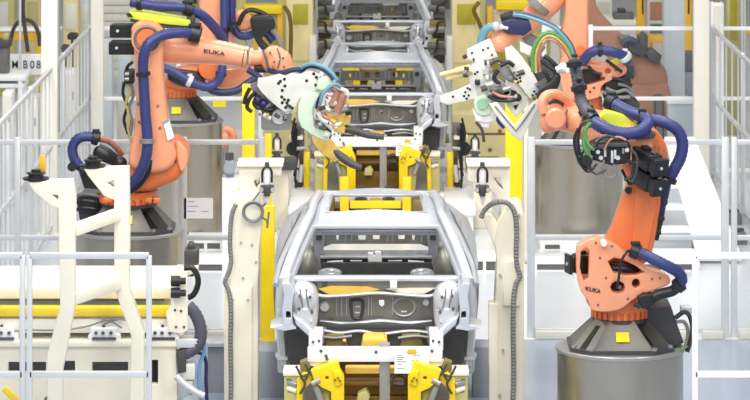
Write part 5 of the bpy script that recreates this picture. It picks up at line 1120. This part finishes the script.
gantry(480, 548, 57, 'yellow and olive machine behind the wrist of the rear right robot', bars=[('frame_post', 478, -30, 486, 999, 'khaki', .1, .4), ('frame_post', 550, -30, 560, 999, 'slat', .1, .4), ('top_bar', 496, 0, 540, 10, 'yellow', -.1, .4), ('panel', 486, 10, 550, 24, 'cream', .2, .1), ('panel', 484, 24, 506, 70, 'olive', .25, .1), ('ram', 487, 6, 493, 60, 'amber', -.05, .15), ('panel', 506, 24, 550, 90, 'khaki', .3, .1), ('lower_panel', 486, 70, 550, 999, 'khaki', .35, .1)])
k = MB(); k.tube(wp([(479, 2), (474, 10), (478, 20), (482, 30)], 50.6), .03, 10); tag(obj('hanging_cable', k, 'bronze'), 'thin brown cable hanging beside the right beige column', 'cable')
# grey cross duct behind the left rear pedestal
k = MB(); Y = 50.0; k.rect(206, 104, 262, 131, Y, .5, .02); o = obj('machine_plinth', k, 'slat'); tag(o, 'pale grey plinth behind the white rail with a small yellow label', 'plinth'); o.location.z = 0
k = MB(); k.rect(213, 101, 226, 107, 48.1, .02, .0); tag(obj('rail_label', k, 'sticker'), 'small yellow label on the white rail behind the rear left drum', 'label')
# shutter and hall machinery at upper left
r = thing('roller_shutter', (W(120, 100, 58).x, 58, 0), 'pale slatted roller shutter behind the slim ivory column', 'shutter')
for i in range(13):
    k = MB(); k.rect(101, -26 + i * 8, 150, -19 + i * 8, 58, .05, .012); obj('slat', k, 'slat', r)
for x in (98, 150):
    k = MB(); k.rect(x, -30, x + 4, 97, 57.9, .2, .01); obj('guide', k, 'ivory', r)
machine(101, 112, 40, 50.5, .3, 'bluegrey', 'narrow bluish cabinet behind the slim ivory column', [('door', 103, 44, 107, 90, 'slat', -.02, .04)], 'cabinet', 'control_cabinet')
machine(117, 131, 54, 50.8, .3, 'slat', 'grey cabinet between slim ivory column and the left robot arm', [('door', 119, 58, 129, 96, 'bluegrey', -.02, .04), ('handle', 127, 74, 128.5, 84, 'black', -.04, .03)], 'cabinet', 'control_cabinet')
machine(63, 78, -30, 55, .5, 'beige', 'beige cabinet column between the two ivory columns', [('panel', 65, 4, 76, 30, 'slat', -.02, .04)], 'machine')
machine(78, 89, -30, 56, .5, 'bluegrey', 'pale bluish column just left of slim ivory column', [('panel', 80, 4, 87, 40, 'slat', -.02, .04)], 'machine')
machine(-6, 14, -30, 58, .5, 'khaki', 'khaki hall machine at the top left corner', [('panel', -2, 2, 8, 26, 'slat', -.02, .04)], 'machine')
machine(24, 41, -30, 60, .5, 'beige', 'beige hall machine behind the yellow beam at upper left', [('panel', 27, 2, 38, 30, 'khaki', -.02, .04)], 'machine')
r = thing('crane_beam', (W(0, 0, 54).x, 54, 0), 'yellow beam on posts behind the white MB08 plate', 'beam')
k = MB(); k.rect(-40, 31, 41, 41, 54, .3, .02); obj('beam', k, 'amber', r)
k = MB(); k.rect(-40, 28.5, 60, 31.5, 53.95, .4, .01); obj('flange', k, 'white', r)
for x in (-30, 36):
    k = MB(); k.rect(x, 41, x + 5, 126, 54.05, .2, .01); obj('post', k, 'amber', r)
r = thing('number_plate', W(22, 75, 52), 'white station plate with dark letters at upper left', 'sign')
k = MB(); k.rect(10, 54, 41.5, 75, 52, .03, .01); obj('plate', k, 'white', r)
for ch, x in (('M', 15.0), ('B', 25.5), ('0', 32.3), ('8', 38.6)):
    k = MB(); k.text(ch, W(x, 64.5, 51.995), .115, .006, 0, .085 if ch == 'M' else .062, .004); obj('letter', k, 'inkdark', r)
k = MB(); k.rect(12, 75, 15, 142.8, 52.05, .05, 0); k.rect(35, 75, 38, 142.8, 52.05, .05, 0); obj('plate_legs', k, 'alu', r)
k = MB(); k.rect(18.8, -30, 21, 128, 51.2, .06, .006); tag(obj('mast', k, 'alu'), 'thin grey mast standing in front of the MB08 plate', 'mast'); bpy.data.objects['mast'].location.z = 0
r = thing('bench', (W(0, 0, 50).x, 50.4, 0), 'white bench with machine parts below the MB08 plate', 'bench')
k = MB(); k.rect(-30, 76, 26, 81, 50, .8, .01); obj('top', k, 'white', r)
k = MB(); k.rect(-30, 84, 24, 88, 50.05, .7, .01); obj('shelf', k, 'white', r)
for x in (-28, 20):
    for dy in (0.05, .65):
        k = MB(); p = W(x, 80, 50); k.box((p.x, 50 + dy, p.z / 2), (.06, .06, p.z), .004); obj('leg', k, 'white', r)
def lump(name, label, cat, c, parts):
    r = thing(name, c, label, cat)
    for nm, q0, q1, q2, q3, mm, Y, d in parts:
        k = MB(); k.rect(q0, q1, q2, q3, Y, d, .02); obj(nm, k, mm, r)
    return r
lump('bench_machine', 'dark grey machine on the bench left of the MB08 plate', 'machine', W(6, 76, 50.3), [('body', -4, 46, 8, 75.3, 'mudgrey', 50.3, .3), ('head', -8, 40, 10, 48, 'irondark', 50.25, .35), ('motor', 2, 34, 8, 41, 'khaki', 50.3, .2)])
for i, (pts, lb) in enumerate((([(24, -20), (23, 8), (25, 30), (28, 52)], 'black cable hanging straight down above the MB08 plate'), ([(10, 44), (14, 28), (22, 20), (32, 22), (38, 32), (40, 46)], 'black cable arching over the MB08 plate'))):
    k = MB(); k.tube(wp(pts, 51.6 + i), .03, 10); tag(obj('hanging_cable', k, 'irondark'), lb, 'cable')
machine(55, 59.5, -30, 51.5, .15, 'greybox', 'thin grey upright right beside the thick left ivory column', [('cable_duct', 56, -20, 57, 60, 'black', -.02, .03)], 'post', 'upright')
# items seen between the railings at left
for i, (x, y, w, h, m, lb) in enumerate(((65, 46, 7, 12, 'irondark', 'dark motor on the floor behind the left aisle railing'), (72, 34, 10, 6, 'black', 'black bracket above the left aisle railing corner'))):
    Y = 53; k = MB(); k.rect(x - w / 2, y, x + w / 2, y + h, Y, .3, .03); k.cyl(W(x, y + 2, Y - .1), W(x, y + 2, Y + .2), .06); k.rect(x - 1, y + h - 1, x + 1, 133.8, Y + .1, .1, .0); tag(obj('motor_stand', k, m), lb, 'motor')
for i, (x0, x1, yt, Y, m, lb) in enumerate(((2, 12, 92, 45.5, 'white', 'white locker behind left railing near the picture edge'), (24, 38, 96, 47.0, 'slat', 'pale grey locker behind the left railing'), (60, 76, 70, 52.5, 'white', 'white locker seen between the two ivory columns'))):
    machine(x0, x1, yt, Y, .4, m, lb, [('door', x0 + 1.5, yt + 3, x1 - 1.5, yt + 50, 'ivory', -.015, .03), ('handle', x1 - 3.5, yt + 22, x1 - 2.5, yt + 30, 'greybox', -.03, .03)], 'locker', 'locker')
# right background
for x0, x1, Y, lb in ((637, 645, 56, 'yellow upright behind the brownish robot'), (683, 692, 55, 'yellow upright right of the pale blue column')):
    machine(x0, x1, -30, Y, .2, 'amber', lb, [('cable_strip', x0 + 5, -20, x0 + 6.5, 14, 'black', -.015, .02)], 'post', 'upright')
lump('yellow_conveyor', 'yellow conveyor beam behind the brownish robot motors', 'conveyor', (W(660, 0, 57).x, 57, 0), [('beam', 646, 36, 684, 43, 'amber', 57, .4), ('leg', 650, 43, 653, 103, 'amber', 57.1, .2), ('leg', 678, 43, 681, 103, 'amber', 57.1, .2)])
lump('bench_machine', 'dark low machine on a pale table at upper right', 'machine', (W(624, 0, 60).x, 60, 0), [('motor_block', 614, 13, 634, 20, 'mudgrey', 60, .4), ('motor_block', 618, 9, 626, 14, 'irondark', 60.05, .3), ('table', 606, 20, 640, 26, 'ivory', 59.9, .6), ('table_body', 610, 26, 636, 82, 'slat', 60, .5)])
lump('pallet_stack', 'grey stacked cases under the yellow upright at right', 'cases', (W(690, 0, 52.5).x, 52.5, 0), [('case', 684, 52, 694, 72, 'mudgrey', 52.5, .3), ('case', 684, 72, 693, 100, 'greybox', 52.5, .3), ('case', 684, 100, 694, 138, 'mudgrey', 52.5, .3)])
machine(596, 612, -30, 62, .3, 'ivory', 'ivory wall panel machine above the glass-dulled robot arm', [('panel', 598, 2, 610, 14, 'slat', -.02, .03)], 'machine')
machine(648, 664, -30, 61, .3, 'slat', 'pale machine between yellow upright and pale blue column', [('panel', 650, 2, 662, 20, 'dullorange', -.02, .03), ('panel', 650, 24, 662, 34, 'mudgrey', -.02, .03)], 'machine')
machine(711, 724, 3, 52, .3, 'white', 'white cabinet right of the thick right ivory column', [('door', 713, 6, 722, 60, 'ivory', -.02, .03), ('lamp', 714, 1, 720, 3, 'mudolive', .1, .1)], 'cabinet', 'control_cabinet')
machine(727, 740, -30, 53, .3, 'khaki', 'khaki hall column at the upper right corner', [('panel', 730, 0, 737, 40, 'olive', -.01, .02)], 'machine')
machine(741.5, 746, -30, 52, .2, 'slat', 'thin grey upright at the right picture edge', [('strip', 743, -20, 744, 60, 'greybox', -.01, .02)], 'post', 'upright')
lump('yellow_conveyor', 'short yellow beam cut off by the right picture edge', 'conveyor', (W(756, 0, 56).x, 56, 0), [('beam', 745, 29, 790, 35, 'amber', 56, .3), ('leg', 752, 35, 756, 110, 'amber', 56.05, .2)])
lump('pallet', 'brown crate standing under the white rail at right', 'crate', (W(690, 0, 49.3).x, 49.3, 0), [('crate', 668, 104, 693, 166, 'bluegrey', 49.3, .4), ('lid', 667, 100, 694, 104.5, 'white', 49.25, .5)])
machine(655, 664, 96, 49.6, .3, 'char', 'dark narrow cabinet below the brownish robot', [('door', 656.5, 100, 662.5, 150, 'mudgrey', -.015, .03)], 'cabinet', 'control_cabinet')
# far back: overhead cable bridge and plant across the hall
for i, (x0, x1, yt, m, lb) in enumerate(((130, 165, 0, 'slat', 'pale machine far back above the left robot elbow'), (165, 200, -10, 'khaki', 'khaki machine far back behind the rear left robot arm'), (208, 240, -6, 'slat', 'grey machine far back right of the rear left robot arm'),
     (312, 340, -10, 'mudolive', 'olive machine far back left of the line end'), (340, 380, -16, 'mudgrey', 'grey machine far back at the line end, left half'), (380, 422, -16, 'mudolive', 'olive machine far back at the line end, right half'), (422, 450, -10, 'mudgrey', 'grey machine far back right of the line end'), (586, 606, -8, 'mudgrey', 'grey machine far back beside the rear right robot arm'))):
    machine(x0, x1, yt, 74 - (i % 3), .5, m, lb, [('panel', x0 + 3, yt + 4, (x0 + x1) / 2 - 1, yt + 22, 'slat', -.02, .04), ('panel', (x0 + x1) / 2 + 2, yt + 3, x1 - 3, yt + 14, 'irondark', -.02, .04)], 'machine')

# clamp units standing beside the middle body
def side_unit(px, f, label):
    Y = 44.9; r = thing('side_clamp_unit', (W(px, 0, Y).x, Y, 0), label, 'clamp unit'); fl = HY + FOC * EYE / Y - .3
    def bx(nm, a, b_, y0, y1, m, dy=0, d=.2):
        k = MB(); x0, x1 = sorted((px + f * a, px + f * b_)); k.rect(x0, y0, x1, y1, Y + dy, d, .01); return obj(nm, k, m, r)
    bx('column', -3, 5, 124, fl, 'mudgrey', .1); bx('yellow_post', -9, -2.5, 152, fl, 'yellow', -.1, .15); bx('base', -10, 9, fl - 10, fl, 'cream', -.15, .5)
    bx('clamp_block', 2, 10, 160, 168, 'cream', -.1); bx('clamp_block', 3, 9, 171, 180, 'white', -.12); bx('clamp_block', -1, 6, 183, 188, 'irondark', -.1); bx('bracket_plate', -2, 12, 137, 140, 'cream', -.15, .3); bx('gear_box', 1, 8, 128, 136, 'irondark', -.05)
    k = MB(); p = W(px + f * 8, 149, Y - .15); k.rev(p, (0, 1, 0), [(0, .03), (0, .085), (.08, .085)], 20); obj('black_wheel', k, 'black', r)
    k = MB(); k.cyl(W(px - f * 4, 148, Y - .2), W(px + f * 6, 149, Y - .2), .025, n=12); obj('air_cylinder', k, 'steel', r)
    k = MB(); k.cyl(W(px - f * 1, 165, Y - .2), W(px + f * 1, 182, Y - .2), .03, n=12); obj('air_cylinder', k, 'alu', r)
    for i in range(3):
        k = MB(); k.tube(wp([(px + f * (6 - i), 118 + 5 * i), (px + f * (9 - 2 * i), 136 + 4 * i), (px + f * (4 + i), 158 + 6 * i), (px + f * (7 - i), 176 + 6 * i)], Y - .22), .014, 8); obj('air_hose', k, 'black', r)
side_unit(301, -1, 'dark clamp unit with yellow post left of the middle car body')
side_unit(456, 1, 'dark clamp unit with yellow post right of the middle car body')
# ================================================================ light and camera
w = bpy.data.worlds.new('hall'); scene.world = w; w.use_nodes = True
bg = w.node_tree.nodes['Background']; bg.inputs[0].default_value = (0.97, 0.98, 1.0, 1); bg.inputs[1].default_value = 0.42
k = MB(); k.box((0, 48, 10.6), (44, 88, .2)); tag(obj('ceiling', k, mat('ceiling_paint', (190, 190, 188), .8)), kind='structure')
for y, en in ((10, 190), (18, 270), (25, 330), (33, 330), (42, 260), (53, 170), (66, 130)):
    for x in (-5, 0, 5):
        l = bpy.data.lights.new('unseen_lamp', 'AREA'); l.shape = 'RECTANGLE'; l.size = 1.2; l.size_y = 3.6; l.energy = en; l.color = (1, .985, .95)
        lo = bpy.data.objects.new('unseen_lamp', l); lo.location = (x, y - 3, 9.8); lo.rotation_euler = (math.radians(14), 0, 0); COL.objects.link(lo)  # unseen lamps; rows near the camera added, tilted to brighten front faces
cam = bpy.data.cameras.new('camera'); co = bpy.data.objects.new('camera', cam); COL.objects.link(co)
co.location = (0, 0, EYE); co.rotation_euler = (math.pi / 2, 0, 0)
cam.sensor_width = 36; cam.lens = FOC / 750 * 36; cam.shift_x = -(VX - 375) / 750; cam.shift_y = -(200 - HY) / 750
cam.clip_end = 300; cam.dof.use_dof = True; cam.dof.focus_distance = 31.5; cam.dof.aperture_fstop = 7.0
scene.camera = co
scene.view_settings.view_transform = 'Standard'; scene.view_settings.look = 'None'; scene.view_settings.gamma = 1
scene.view_settings.use_curve_mapping = False; scene.view_settings.exposure = 0.24
